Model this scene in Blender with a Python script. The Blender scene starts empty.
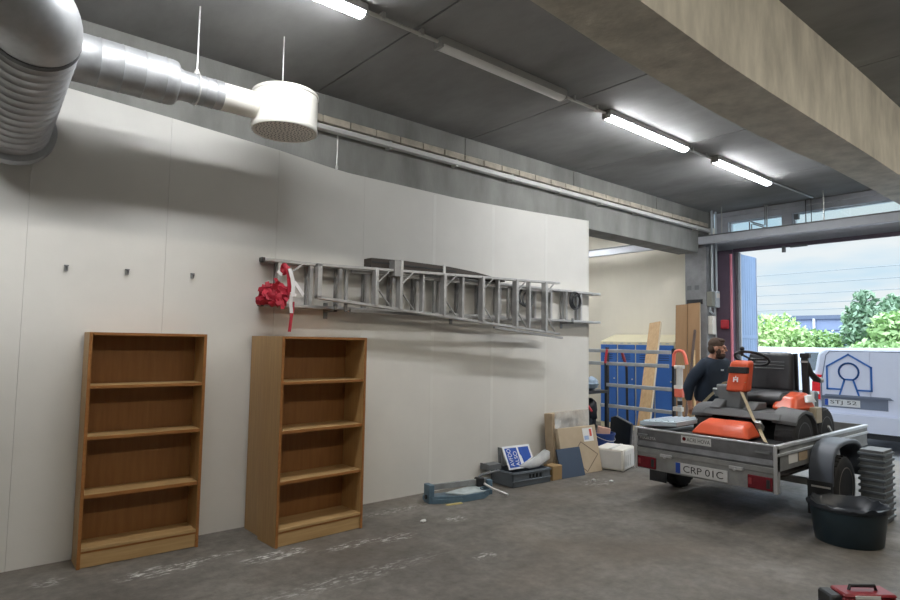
import bpy, bmesh, math, random
from mathutils import Vector, Matrix, noise
random.seed(7)
PI = math.pi
SC = bpy.context.scene
COL = SC.collection

# ------------------------------------------------------------------ camera
cam_d = bpy.data.cameras.new('camera'); cam = bpy.data.objects.new('camera', cam_d); COL.objects.link(cam)
YAW, PITCH, ROLL = 0.871374, 0.0691654, 0.0167223
_f = Vector((math.cos(YAW)*math.cos(PITCH), math.sin(YAW)*math.cos(PITCH), math.sin(PITCH)))
_r0 = Vector((math.sin(YAW), -math.cos(YAW), 0)); _u0 = _r0.cross(_f)
_r = _r0*math.cos(ROLL) + _u0*math.sin(ROLL); _u = -_r0*math.sin(ROLL) + _u0*math.cos(ROLL)
cam.matrix_world = Matrix(((_r.x, _u.x, -_f.x, 0), (_r.y, _u.y, -_f.y, 0), (_r.z, _u.z, -_f.z, 1.6), (0, 0, 0, 1)))
cam_d.sensor_width = 36; cam_d.lens = 600.5/900*36; cam_d.clip_start = .05; cam_d.clip_end = 500
SC.camera = cam

# ------------------------------------------------------------------ view, world
SC.view_settings.view_transform = 'Standard'; SC.view_settings.look = 'None'
SC.view_settings.exposure = 0.32; SC.view_settings.gamma = 1.0
try: SC.view_settings.use_curve_mapping = False
except Exception: pass
SC.cycles.use_denoising = True
SC.cycles.max_bounces = 8; SC.cycles.diffuse_bounces = 5; SC.cycles.transparent_max_bounces = 8
SC.cycles.sample_clamp_indirect = 6
HORIZON_STRENGTH, ZENITH_STRENGTH = .74, 4.2   # overcast: brighter overhead
TUBE_STRENGTH = 74.0
BAY_STRENGTH = 54.0
w = bpy.data.worlds.new('sky'); SC.world = w; w.use_nodes = True
nt = w.node_tree; nt.nodes.clear()
wo = nt.nodes.new('ShaderNodeOutputWorld'); bg = nt.nodes.new('ShaderNodeBackground')
tc = nt.nodes.new('ShaderNodeTexCoord'); mp = nt.nodes.new('ShaderNodeMapping'); mp.inputs['Scale'].default_value = (1, 1, 5)
nz = nt.nodes.new('ShaderNodeTexNoise'); nz.inputs['Scale'].default_value = 3.2; nz.inputs['Detail'].default_value = 5
rp = nt.nodes.new('ShaderNodeValToRGB')
rp.color_ramp.elements[0].position = .38; rp.color_ramp.elements[0].color = (.66, .86, 1.0, 1)
rp.color_ramp.elements[1].position = .56; rp.color_ramp.elements[1].color = (.90, .97, 1.0, 1)
nt.links.new(tc.outputs['Generated'], mp.inputs[0]); nt.links.new(mp.outputs[0], nz.inputs['Vector'])
nt.links.new(nz.outputs['Fac'], rp.inputs[0]); nt.links.new(rp.outputs[0], bg.inputs['Color'])
sx = nt.nodes.new('ShaderNodeSeparateXYZ'); nt.links.new(tc.outputs['Generated'], sx.inputs[0])
mr = nt.nodes.new('ShaderNodeMapRange'); mr.interpolation_type = 'SMOOTHSTEP'
mr.inputs['From Min'].default_value = .17; mr.inputs['From Max'].default_value = .60; mr.inputs['To Min'].default_value = HORIZON_STRENGTH; mr.inputs['To Max'].default_value = ZENITH_STRENGTH
nt.links.new(sx.outputs[2], mr.inputs['Value']); nt.links.new(mr.outputs[0], bg.inputs['Strength'])
nt.links.new(bg.outputs[0], wo.inputs[0])

# ------------------------------------------------------------------ materials
def lin(h):
    c = [int(h[i:i+2], 16)/255 for i in (0, 2, 4)]
    return tuple(x/12.92 if x <= .04045 else ((x+.055)/1.055)**2.4 for x in c)
def mat(name, col, rough=.5, metal=0, var=.08, scale=4, stretch=(1, 1, 1), bump=0, bscale=40, emit=0, col2=None, spec=.5, detail=4, alpha=1, trans=0, rot=(0, 0, 0)):
    if isinstance(col, str): col = lin(col)
    m = bpy.data.materials.new(name); m.use_nodes = True
    t = m.node_tree; b = t.nodes['Principled BSDF']
    b.inputs['Roughness'].default_value = rough; b.inputs['Metallic'].default_value = metal
    b.inputs['Specular IOR Level'].default_value = spec
    b.inputs['Base Color'].default_value = (*col, 1)
    if alpha < 1: b.inputs['Alpha'].default_value = alpha
    if trans: b.inputs['Transmission Weight'].default_value = trans
    if emit:
        b.inputs['Emission Color'].default_value = (*col, 1); b.inputs['Emission Strength'].default_value = emit
        return m
    c = t.nodes.new('ShaderNodeTexCoord'); mp = t.nodes.new('ShaderNodeMapping'); mp.inputs['Scale'].default_value = stretch
    mp.inputs['Rotation'].default_value = rot
    t.links.new(c.outputs['Object'], mp.inputs[0])
    if var or col2:
        n = t.nodes.new('ShaderNodeTexNoise'); n.inputs['Scale'].default_value = scale; n.inputs['Detail'].default_value = detail
        n.inputs['Roughness'].default_value = .6
        t.links.new(mp.outputs[0], n.inputs['Vector'])
        r = t.nodes.new('ShaderNodeValToRGB')
        if col2 is not None:
            if isinstance(col2, str): col2 = lin(col2)
            a, d = col, col2
        else:
            a = tuple(x*(1-var) for x in col); d = tuple(min(1, x*(1+var)) for x in col)
        r.color_ramp.elements[0].position = .33; r.color_ramp.elements[0].color = (*a, 1)
        r.color_ramp.elements[1].position = .67; r.color_ramp.elements[1].color = (*d, 1)
        t.links.new(n.outputs['Fac'], r.inputs[0]); t.links.new(r.outputs[0], b.inputs['Base Color'])
    if bump:
        n2 = t.nodes.new('ShaderNodeTexNoise'); n2.inputs['Scale'].default_value = bscale; n2.inputs['Detail'].default_value = 5
        t.links.new(mp.outputs[0], n2.inputs['Vector'])
        bp = t.nodes.new('ShaderNodeBump'); bp.inputs['Strength'].default_value = bump; bp.inputs['Distance'].default_value = .01
        t.links.new(n2.outputs['Fac'], bp.inputs['Height']); t.links.new(bp.outputs[0], b.inputs['Normal'])
    return m

def floor_material():
    m = bpy.data.materials.new('stained_concrete_floor'); m.use_nodes = True
    t = m.node_tree; L = t.links; b = t.nodes['Principled BSDF']
    c = t.nodes.new('ShaderNodeTexCoord').outputs['Object']
    def nz(scale, det=6, rough=.6, vec=None, dist=0):
        n = t.nodes.new('ShaderNodeTexNoise'); n.inputs['Scale'].default_value = scale; n.inputs['Detail'].default_value = det
        n.inputs['Roughness'].default_value = rough; n.inputs['Distortion'].default_value = dist
        L.new(vec or c, n.inputs['Vector']); return n.outputs['Fac']
    def ramp(v, stops):
        r = t.nodes.new('ShaderNodeValToRGB'); e = r.color_ramp.elements
        e[0].position, e[1].position = stops[0][0], stops[-1][0]
        e[0].color, e[1].color = (*stops[0][1], 1), (*stops[-1][1], 1)
        for p, q in stops[1:-1]:
            k = e.new(p); k.color = (*q, 1)
        L.new(v, r.inputs[0]); return r.outputs[0]
    def mix(f, a, d, mode='MIX'):
        x = t.nodes.new('ShaderNodeMix'); x.data_type = 'RGBA'; x.blend_type = mode
        if isinstance(f, (int, float)): x.inputs[0].default_value = f
        else: L.new(f, x.inputs[0])
        for s, v in ((6, a), (7, d)):
            if isinstance(v, tuple): x.inputs[s].default_value = (*v, 1)
            else: L.new(v, x.inputs[s])
        return x.outputs[2]
    def math_(op, a, d=0.0):
        x = t.nodes.new('ShaderNodeMath'); x.operation = op
        for i, v in enumerate((a, d)):
            if isinstance(v, (int, float)): x.inputs[i].default_value = v
            else: L.new(v, x.inputs[i])
        return x.outputs[0]
    base = ramp(nz(.9, 8, .65), [(.3, (.128, .118, .105)), (.5, (.190, .176, .158)), (.72, (.275, .258, .236))])
    fine = ramp(nz(11, 8, .7), [(.3, (.62, .62, .62)), (.7, (1.15, 1.15, 1.15))])
    col = mix(1.0, base, fine, 'MULTIPLY')
    brown = ramp(nz(.55, 4, .5, dist=.5), [(.5, (0, 0, 0)), (.72, (1, 1, 1))])
    col = mix(math_('MULTIPLY', brown, .5), col, (.185, .143, .102))
    # long dark tyre scuffs, stretched along the room
    mp = t.nodes.new('ShaderNodeMapping'); mp.inputs['Scale'].default_value = (1.2, 5, 1); mp.inputs['Rotation'].default_value = (0, 0, .5); L.new(c, mp.inputs[0])
    sc = ramp(nz(1.6, 6, .6, mp.outputs[0]), [(.60, (0, 0, 0)), (.72, (1, 1, 1))])
    col = mix(math_('MULTIPLY', sc, .5), col, (.105, .102, .098))
    # white paint scuffs
    sep = t.nodes.new('ShaderNodeSeparateXYZ'); L.new(c, sep.inputs[0])
    mp2 = t.nodes.new('ShaderNodeMapping'); mp2.inputs['Scale'].default_value = (3.5, 10, 1); mp2.inputs['Rotation'].default_value = (0, 0, .15); L.new(c, mp2.inputs[0])
    chips = ramp(nz(3.2, 7, .75, mp2.outputs[0]), [(.505, (0, 0, 0)), (.60, (1, 1, 1))])
    total = None
    for (x, y, rx, ry, k) in ((1.25, 4.5, .33, .11, 1), (1.98, 4.3, .30, .11, 1), (1.6, 4.55, .3, .06, .6), (3.65, 4.2, .12, .09, .9), (2.55, 4.17, .35, .08, .55), (2.9, 4.1, .25, .1, .5),
                          (3.2, 3.35, .12, .07, .7), (.62, 4.72, .12, .08, .5), (2.2, 3.6, .9, .12, .30), (3.4, 4.75, .8, .1, .3), (5.9, 4.3, .3, .2, .3)):
        dx = math_('DIVIDE', math_('SUBTRACT', sep.outputs[0], x), rx); dy = math_('DIVIDE', math_('SUBTRACT', sep.outputs[1], y), ry)
        d = math_('ADD', math_('MULTIPLY', dx, dx), math_('MULTIPLY', dy, dy))
        v = math_('MULTIPLY', math_('MAXIMUM', math_('SUBTRACT', 1.0, d), 0.0), k)
        total = v if total is None else math_('MAXIMUM', total, v)
    msk = math_('MULTIPLY', math_('MINIMUM', math_('MULTIPLY', total, 1.6), 1.0), chips)
    col = mix(msk, col, (.78, .77, .74))
    L.new(col, b.inputs['Base Color'])
    rr = ramp(nz(2.2, 5), [(.3, (.42, .42, .42)), (.7, (.72, .72, .72))]); L.new(rr, b.inputs['Roughness'])
    bp = t.nodes.new('ShaderNodeBump'); bp.inputs['Strength'].default_value = .25; bp.inputs['Distance'].default_value = .01
    L.new(nz(30, 6, .7), bp.inputs['Height']); L.new(bp.outputs[0], b.inputs['Normal'])
    b.inputs['Specular IOR Level'].default_value = .35
    return m

M = {}
M['floor'] = floor_material()
M['ceil'] = mat('grey_slab_concrete', (.262, .262, .26), .85, var=.26, scale=1.1, bump=.15, bscale=25, detail=8, stretch=(1, .5, 1))
M['beam'] = mat('beam_concrete', (.26, .26, .245), .85, var=.25, scale=1.6, bump=.2, bscale=30, detail=8, stretch=(1.5, 1.5, .5))
M['beam_warm'] = mat('board_marked_concrete', (.555, .525, .45), .85, var=.2, scale=3.0, bump=.3, bscale=14, detail=9, stretch=(1.6, 1.6, .55))
M['wall'] = mat('white_painted_panel', (.72, .705, .665), .6, var=.035, scale=1.5, bump=.03, bscale=60)
M['joint'] = mat('filled_joint_white', (.75, .74, .70), .6, var=.03, scale=3)
M['cream'] = mat('cream_painted_wall', (.76, .72, .62), .65, var=.05, scale=1.2, stretch=(1, 1, .4))
M['greywall'] = mat('grey_plaster', (.45, .45, .44), .8, var=.12, scale=1.5)
M['column'] = mat('column_concrete', (.27, .275, .285), .85, var=.2, scale=4, bump=.25, bscale=30, detail=8)
M['header'] = mat('grey_blue_header', (.50, .52, .57), .6, var=.08, scale=3)
M['purple'] = mat('dark_plum_frame', (.13, .095, .135), .5, var=.1)
M['block'] = mat('pale_brown_ledge_block', (.50, .45, .37), .85, var=.2, scale=6, bump=.2)
M['yard'] = mat('yard_asphalt', (.17, .175, .185), .85, var=.15, scale=1.2, bump=.2, bscale=60)
M['galv'] = mat('galvanised_steel', (.42, .43, .44), .52, .65, var=.14, scale=5, bump=.03, bscale=20)
M['galv_dull'] = mat('dull_galvanised_steel', (.33, .34, .345), .5, .55, var=.15, scale=7)
M['galv_dark'] = mat('dark_grey_steel', (.185, .19, .205), .55, .3, var=.18, scale=7)
M['galv_rail'] = mat('bright_galvanised_rail', (.62, .64, .67), .38, .6, var=.08, scale=7)
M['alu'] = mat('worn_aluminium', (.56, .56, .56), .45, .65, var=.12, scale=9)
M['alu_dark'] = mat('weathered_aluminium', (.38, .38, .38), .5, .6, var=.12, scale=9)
M['whitemetal'] = mat('white_enamel', (.80, .78, .72), .4, var=.03)
M['cabletray'] = mat('pale_grey_trunking', (.66, .66, .64), .5, var=.05)
M['rod'] = mat('zinc_rod', (.62, .62, .60), .4, .5, var=.05)
M['dark'] = mat('dark_rubber', (.022, .022, .024), .75, var=.2, scale=12)
M['blackpl'] = mat('black_plastic', (.022, .024, .028), .45, var=.2, scale=10)
M['vinyl'] = mat('black_seat_vinyl', (.03, .032, .038), .42, var=.15, scale=8, bump=.08, bscale=80)
M['greypl'] = mat('mid_grey_plastic', (.15, .16, .17), .5, var=.1)
M['tube'] = mat('lit_tube', (.97, .985, 1.0), emit=TUBE_STRENGTH)
M['tube_bay'] = mat('lit_tube_warm', (1.0, .93, .80), emit=BAY_STRENGTH)
M['tube_off'] = mat('unlit_tube_cover', (.88, .88, .87), .3, var=.02)
M['lamp_body'] = mat('grey_fitting_body', (.42, .42, .41), .5, var=.05)
M['beech'] = mat('beech_veneer', lin('ab885a'), .45, col2=lin('ba9766'), scale=3, stretch=(14, 14, 1), bump=.03, bscale=12)
M['beech_h'] = mat('beech_veneer_crosswise', lin('ad8c5e'), .45, col2=lin('bd9d6e'), scale=3, stretch=(1, 14, 14))
M['beech_edge'] = mat('beech_edge_strip', lin('925f2f'), .5, col2=lin('a06c38'), scale=5, stretch=(2, 2, 8))
M['beech_back'] = mat('brown_back_board', lin('84592f'), .55, col2=lin('906437'), scale=3, stretch=(10, 10, 1))
M['pin'] = mat('pale_pin', (.8, .76, .66), .5, var=.02)
M['ply'] = mat('planed_softwood', lin('b08f63'), .6, col2=lin('c2a276'), scale=3, stretch=(8, 8, .7))
M['ply_edge'] = mat('pale_board_edge', lin('cfc0a6'), .6, var=.05)
M['brownboard'] = mat('brown_fibre_board', lin('9c7a58'), .65, col2=lin('ab8862'), scale=2, stretch=(3, 3, .5))
M['darkwood'] = mat('dark_weathered_wood', lin('3c3632'), .7, col2=lin('4d4640'), scale=4, stretch=(1, 8, 8))
M['pole'] = mat('brown_grey_pole', lin('5a4a44'), .7, var=.15)
M['stick'] = mat('pale_broom_stick', lin('d0b284'), .6, var=.1)
M['card'] = mat('corrugated_cardboard', lin('a8957c'), .8, col2=lin('b5a288'), scale=4)
M['card2'] = mat('pale_cardboard', lin('b6a58c'), .8, col2=lin('c1b098'), scale=4)
M['card3'] = mat('tan_carton', lin('a0845c'), .8, var=.06)
M['printline'] = mat('printed_grey_line', lin('74665a'), .8, var=.05)
M['paper'] = mat('white_paper', (.78, .78, .77), .7, var=.03)
M['redprint'] = mat('red_print', lin('d8584c'), .6, var=.05)
M['bluelight'] = mat('pale_blue_print', lin('9fb4d8'), .6, var=.05)
M['navy'] = mat('navy_laminate', lin('465468'), .45, var=.05)
M['film'] = mat('clear_plastic_film', (.80, .82, .82), .25, var=.1, scale=12, bump=.6, bscale=14, alpha=.45)
M['bag'] = mat('cloudy_plastic_bag', (.72, .74, .75), .25, var=.12, scale=9, bump=.5, bscale=10, alpha=.55)
M['signblue'] = mat('sign_blue', lin('1c4fb0'), .35, var=.03)
M['signwhite'] = mat('sign_white', (.82, .84, .88), .35, var=.02)
M['crate'] = mat('grey_crate_plastic', lin('5b636b'), .5, var=.08)
M['cutter'] = mat('blue_grey_enamel', lin('5a7486'), .45, var=.14, scale=12)
M['cutter_plate'] = mat('dusty_pale_plate', lin('b9c4c6'), .5, var=.12, scale=14)
M['yellow'] = mat('yellow_strip', lin('d8c98a'), .6, var=.05)
M['bucket'] = mat('blue_bucket_plastic', lin('27458a'), .4, var=.08)
M['lockblue'] = mat('locker_blue', lin('3a6cb8'), .45, var=.06, scale=2)
M['lockcream'] = mat('locker_cream', lin('e2dbbd'), .5, var=.03)
M['rackbar'] = mat('grey_rack_bar', lin('b3b9be'), .45, .2, var=.1, scale=8)
M['redgrip'] = mat('red_grip', lin('c8404a'), .45, var=.06)
M['orange'] = mat('orange_plastic', lin('e0532f'), .35, var=.05)
M['orange2'] = mat('signal_orange', lin('f27a64'), .4, var=.05)
M['mowerorange'] = mat('mower_orange', lin('e46240'), .32, var=.05, scale=6)
M['mowergrey'] = mat('mower_grey', lin('5d5f62'), .55, var=.12)
M['mowerbeige'] = mat('mower_beige_panel', lin('b3a78f'), .5, var=.06)
M['strap'] = mat('beige_webbing', lin('b2a487'), .8, var=.12, scale=30)
M['skin'] = mat('skin', lin('b98872'), .5, var=.06)
M['hair'] = mat('brown_hair', lin('4a3a30'), .8, var=.25, scale=40)
M['beard'] = mat('dark_beard', lin('4b3831'), .85, var=.25, scale=50)
M['jacket'] = mat('navy_jacket', lin('1f2c3d'), .8, var=.12, scale=6, bump=.1, bscale=20)
M['trousers'] = mat('dark_trousers', lin('20242c'), .8, var=.1)
M['boot'] = mat('dark_boot', lin('2a2522'), .6, var=.1)
M['eye'] = mat('eye_dark', (.03, .02, .02), .3, var=0)
M['vanwhite'] = mat('van_white', lin('ccd1e2'), .28, var=.02)
M['vandark'] = mat('van_seam', lin('6b7486'), .5, var=.05)
M['glassdark'] = mat('tinted_window', lin('3a4452'), .12, var=.05)
M['logoblue'] = mat('logo_blue', lin('2c63ad'), .4, var=.02)
M['lampred'] = mat('tail_lamp_red', lin('e0343a'), .2, var=.1, scale=20)
M['lampdark'] = mat('dark_red_lamp', lin('6c1926'), .2, var=.2, scale=18)
M['plate'] = mat('plate_white', (.62, .63, .64), .45, var=.03)
M['plateblue'] = mat('plate_blue_band', lin('1f479f'), .4, var=.02)
M['ink'] = mat('black_ink', (.02, .02, .022), .5, var=0)
M['rim'] = mat('dusty_rim', lin('a09890'), .5, .3, var=.15, scale=12)
M['fender'] = mat('dark_grey_mudguard', lin('565d69'), .45, var=.1)
M['leafdoor'] = mat('blue_grey_door_sheet', lin('8ba4c8'), .5, var=.05)
M['redpipe'] = mat('faded_red_pipe', lin('e0889a'), .5, var=.08)
M['alarm'] = mat('alarm_red', lin('c23440'), .4, var=.05)
M['boxbeige'] = mat('grey_green_box', lin('84857c'), .6, var=.08)
M['boxlight'] = mat('pale_grey_box', lin('c4ccd2'), .5, var=.05)
M['tub'] = mat('dark_teal_tub', lin('22343e'), .4, var=.12)
M['redcase'] = mat('maroon_case', lin('8a2a32'), .4, var=.1)
M['tapeR'] = mat('red_tape', lin('b4243a'), .5, var=.15, scale=25)
M['tapeW'] = mat('white_tape', (.78, .76, .76), .5, var=.05)
M['cloth'] = mat('pale_blue_cloth', lin('9fb3c8'), .8, var=.2, scale=14)
M['blackbag'] = mat('black_sack', lin('1d232c'), .4, var=.2, scale=8)
M['pink'] = mat('pale_pink_foam', lin('d8ae9e'), .7, var=.06)
M['ridge'] = mat('pale_ribbed_plastic', lin('c9d8e4'), .4, var=.04)
M['bark'] = mat('bark', lin('5c4b3a'), .9, var=.2)
M['leaf1'] = mat('bright_leaf', lin('a9c688'), .6, col2=lin('c6dca2'), scale=.8)
M['leaf2'] = mat('mid_leaf', lin('93b67e'), .6, col2=lin('b4cf95'), scale=.8)
M['leaf3'] = mat('grey_green_leaf', lin('7d9a83'), .6, col2=lin('94b096'), scale=.8)
M['hall'] = mat('blue_grey_cladding', lin('8d9cc0'), .6, var=.04)
M['hallroof'] = mat('dark_roof_edge', lin('6a7690'), .6, var=.04)
M['wire'] = mat('wire_grey', lin('8a949c'), .6, var=0)
M['tarp'] = mat('bright_blue_tarp', lin('6fb0dc'), .5, var=.12, scale=3)
def glass_mat():
    m = bpy.data.materials.new('window_glass'); m.use_nodes = True; t = m.node_tree
    o = t.nodes['Material Output']; t.nodes.remove(t.nodes['Principled BSDF'])
    a = t.nodes.new('ShaderNodeBsdfTransparent'); a.inputs[0].default_value = (.90, .96, .97, 1)
    g = t.nodes.new('ShaderNodeBsdfGlossy'); g.inputs['Roughness'].default_value = .05
    x = t.nodes.new('ShaderNodeMixShader'); x.inputs[0].default_value = .07
    t.links.new(a.outputs[0], x.inputs[1]); t.links.new(g.outputs[0], x.inputs[2]); t.links.new(x.outputs[0], o.inputs[0])
    return m
M['glass'] = glass_mat()

# ------------------------------------------------------------------ mesh helpers
def V(*a): return Vector(a)
class MB:
    """collects shapes; build() links them as ONE mesh object"""
    def __init__(s): s.v = []; s.f = []; s.mi = []; s.m = 0; s.sm = []; s.smooth = False
    def mat(s, i): s.m = i; return s
    def add(s, verts, faces, smooth=None):
        b = len(s.v); s.v += [Vector(p) for p in verts]
        for f in faces:
            s.f.append([b+i for i in f]); s.mi.append(s.m); s.sm.append(s.smooth if smooth is None else smooth)
        return s
    def box(s, x0, x1, y0, y1, z0, z1, T=None):
        p = [(x, y, z) for z in (z0, z1) for y in (y0, y1) for x in (x0, x1)]
        if T is not None: p = [T @ Vector(q) for q in p]
        return s.add(p, [(0, 2, 3, 1), (4, 5, 7, 6), (0, 1, 5, 4), (2, 6, 7, 3), (0, 4, 6, 2), (1, 3, 7, 5)], False)
    def hexa(s, p):   # eight corners: bottom 4 ccw, top 4 ccw
        return s.add(p, [(0, 3, 2, 1), (4, 5, 6, 7), (0, 1, 5, 4), (1, 2, 6, 5), (2, 3, 7, 6), (3, 0, 4, 7)], False)
    def bar(s, p, q, w, h, up=(0, 0, 1)):
        p, q, up = Vector(p), Vector(q), Vector(up); d = (q-p).normalized()
        a = d.cross(up)
        if a.length < 1e-4: a = d.cross(Vector((1, 0, 0)))
        a.normalize(); b = a.cross(d).normalized(); a = a*(w/2); b = b*(h/2)
        return s.hexa([p-a-b, p+a-b, q+a-b, q-a-b, p-a+b, p+a+b, q+a+b, q-a+b])
    def tube(s, pts, r, n=10, caps=True, closed=False):
        pts = [Vector(p) for p in pts]; N = len(pts); rs = r if isinstance(r, (list, tuple)) else [r]*N
        vs = []; prev = None
        for i, p in enumerate(pts):
            if closed: d = pts[(i+1) % N]-pts[i-1]
            else: d = (pts[min(i+1, N-1)]-pts[max(i-1, 0)])
            d = d.normalized() if d.length else Vector((0, 0, 1))
            if prev is None:
                a = d.cross(Vector((0, 0, 1)))
                if a.length < 1e-3: a = d.cross(Vector((1, 0, 0)))
            else: a = prev-d*prev.dot(d)
            a.normalize(); prev = a; b = d.cross(a)
            for k in range(n):
                t = 2*PI*k/n; vs.append(p+(a*math.cos(t)+b*math.sin(t))*rs[i])
        fs = []
        for i in range(N if closed else N-1):
            j = (i+1) % N
            for k in range(n):
                l = (k+1) % n; fs.append((i*n+k, i*n+l, j*n+l, j*n+k))
        s.add(vs, fs, True)
        if caps and not closed:
            b = len(s.v)-N*n
            s.f.append([b+k for k in range(n)][::-1]); s.mi.append(s.m); s.sm.append(False)
            s.f.append([b+(N-1)*n+k for k in range(n)]); s.mi.append(s.m); s.sm.append(False)
        return s
    def lathe(s, prof, c=(0, 0, 0), axis='z', n=32, smooth=True, sx=1, sy=1, T=None):
        vs = []
        for r, h in prof:
            for k in range(n):
                t = 2*PI*k/n; a, b = r*math.cos(t)*sx, r*math.sin(t)*sy
                p = {'z': (a, b, h), 'x': (h, a, b), 'y': (b, h, a)}[axis]
                p = Vector(p)
                if T is not None: p = T @ p
                vs.append(p+Vector(c))
        fs = []
        for i in range(len(prof)-1):
            for k in range(n):
                l = (k+1) % n; fs.append((i*n+k, i*n+l, (i+1)*n+l, (i+1)*n+k))
        s.add(vs, fs, smooth)
        b = len(s.v)-len(vs)
        for row, rev in ((0, True), (len(prof)-1, False)):
            if prof[row][0] > 1e-4:
                f = [b+row*n+k for k in range(n)]
                s.f.append(f[::-1] if rev else f); s.mi.append(s.m); s.sm.append(False)
        return s
    def prism(s, outline, d, T=None):
        """2-D outline (a, b) extruded 0..d along local z, placed with T"""
        n = len(outline); p = [Vector((a, b, 0)) for a, b in outline]+[Vector((a, b, d)) for a, b in outline]
        if T is not None: p = [T @ q for q in p]
        return s.add(p, [tuple(range(n))[::-1], tuple(range(n, 2*n))]+[(i, (i+1) % n, n+(i+1) % n, n+i) for i in range(n)], False)
    def ell(s, c, r, n=16, m=10, T=None, jit=0, seed=0, freq=3):
        vs = []; r = (r, r, r) if isinstance(r, (int, float)) else r
        for i in range(m+1):
            ph = PI*i/m
            for k in range(n):
                t = 2*PI*k/n; d = Vector((math.sin(ph)*math.cos(t), math.sin(ph)*math.sin(t), math.cos(ph)))
                q = 1+jit*noise.noise(d*freq+Vector((seed, seed*1.7, 0)))
                p = Vector((d.x*r[0]*q, d.y*r[1]*q, d.z*r[2]*q))
                if T is not None: p = T @ p
                vs.append(p+Vector(c))
        fs = []
        for i in range(m):
            for k in range(n):
                l = (k+1) % n; fs.append((i*n+k, (i+1)*n+k, (i+1)*n+l, i*n+l))
        return s.add(vs, fs, True)
    def torus(s, c, R, r, T=None, n=32, m=8):
        pts = []
        for k in range(n):
            t = 2*PI*k/n; p = Vector((R*math.cos(t), R*math.sin(t), 0))
            if T is not None: p = T @ p
            pts.append(p+Vector(c))
        return s.tube(pts, r, m, False, True)
    def ribbon(s, pts, wdir, wid, th=.0015):
        pts = [Vector(p) for p in pts]; N = len(pts); vs = []
        for i, p in enumerate(pts):
            wd = Vector(wdir[i] if isinstance(wdir[0], (tuple, list, Vector)) else wdir).normalized()*(wid/2)
            d = (pts[min(i+1, N-1)]-pts[max(i-1, 0)]).normalized(); nn = d.cross(wd).normalized()*th
            vs += [p-wd-nn, p+wd-nn, p+wd+nn, p-wd+nn]
        fs = [(0, 1, 2, 3), ((N-1)*4+3, (N-1)*4+2, (N-1)*4+1, (N-1)*4)]
        for i in range(N-1):
            for k in range(4):
                l = (k+1) % 4; fs.append((i*4+k, (i+1)*4+k, (i+1)*4+l, i*4+l))
        return s.add(vs, fs, True)
    def build(s, name, mats, parent=None, loc=None, bevel=0, seg=2, solid=None, local=False):
        me = bpy.data.meshes.new(name)
        vs = s.v
        if parent is not None and not local:
            root = parent
            while root.parent is not None: root = root.parent
            inv = root.matrix_basis.inverted(); vs = [inv @ p for p in vs]
        elif loc is not None: vs = [p-Vector(loc) for p in vs]
        me.from_pydata([tuple(p) for p in vs], [], s.f)
        ms = mats if isinstance(mats, (list, tuple)) else [mats]
        for m in ms: me.materials.append(m)
        for i, p in enumerate(me.polygons):
            p.material_index = min(s.mi[i], len(ms)-1); p.use_smooth = s.sm[i]
        bm = bmesh.new(); bm.from_mesh(me); bmesh.ops.recalc_face_normals(bm, faces=bm.faces); bm.to_mesh(me); bm.free()
        me.update()
        me.set_sharp_from_angle(angle=.75)
        o = bpy.data.objects.new(name, me); COL.objects.link(o)
        if parent is not None: o.parent = parent
        elif loc is not None: o.location = loc
        if bevel:
            b = o.modifiers.new('bevel', 'BEVEL'); b.width = bevel; b.segments = seg; b.limit_method = 'ANGLE'; b.angle_limit = .6
        return o
def tag(o, label, cat, group=None):
    o['label'] = label; o['category'] = cat
    if group: o['group'] = group
    return o
def thing(name, label, cat, loc=(0, 0, 0), rotz=0, group=None):
    o = bpy.data.objects.new(name, None); COL.objects.link(o); o.empty_display_size = .1
    o.matrix_basis = Matrix.Translation(loc) @ Matrix.Rotation(rotz, 4, 'Z')
    return tag(o, label, cat, group)
def struct(o): o['kind'] = 'structure'; return o
def dup(root, loc, rotz, label, group=None):
    r = root.copy(); COL.objects.link(r); r.matrix_basis = Matrix.Translation(loc) @ Matrix.Rotation(rotz, 4, 'Z'); r['label'] = label
    if group: r['group'] = group
    def rec(a, b):
        for ch in [c for c in COL.objects if c.parent == a]:
            c = ch.copy(); COL.objects.link(c); c.parent = b; rec(ch, c)
    rec(root, r)
    return r
def frame(o, x, z):
    """matrix: local x along x, local y along z(up), local z = outward normal, at o"""
    x = Vector(x).normalized(); z = Vector(z); z = (z-x*z.dot(x)).normalized(); n = x.cross(z)
    return Matrix(((x.x, z.x, n.x, o[0]), (x.y, z.y, n.y, o[1]), (x.z, z.z, n.z, o[2]), (0, 0, 0, 1)))
def text(name, body, T, w, h, m, parent, depth=.002, align='FIT'):
    """lettering fitted to a w x h box whose lower left corner is T's origin"""
    c = bpy.data.curves.new(name, 'FONT'); c.body = body; c.size = 1; c.extrude = 0
    o = bpy.data.objects.new('tmp', c); COL.objects.link(o)
    dg = bpy.context.evaluated_depsgraph_get(); me = bpy.data.meshes.new_from_object(o.evaluated_get(dg))
    bpy.data.objects.remove(o)
    xs = [v.co.x for v in me.vertices]; ys = [v.co.y for v in me.vertices]
    x0, x1, y0, y1 = min(xs), max(xs), min(ys), max(ys)
    mb = MB()
    mb.add([T @ Vector(((v.co.x-x0)/(x1-x0)*w, (v.co.y-y0)/(y1-y0)*h, depth)) for v in me.vertices], [tuple(p.vertices) for p in me.polygons])
    bpy.data.meshes.remove(me)
    return mb.build(name, m, parent)

# ================================================================== SETTING
XF = 10.5                                     # inner face of the far (door) wall
struct(MB().box(-6, XF+.1, -9, 10, -.3, 0).build('floor', M['floor']))
struct(MB().box(XF+.1, 90, -40, 70, -.4, -.15).build('yard_ground', M['yard']))

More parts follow.
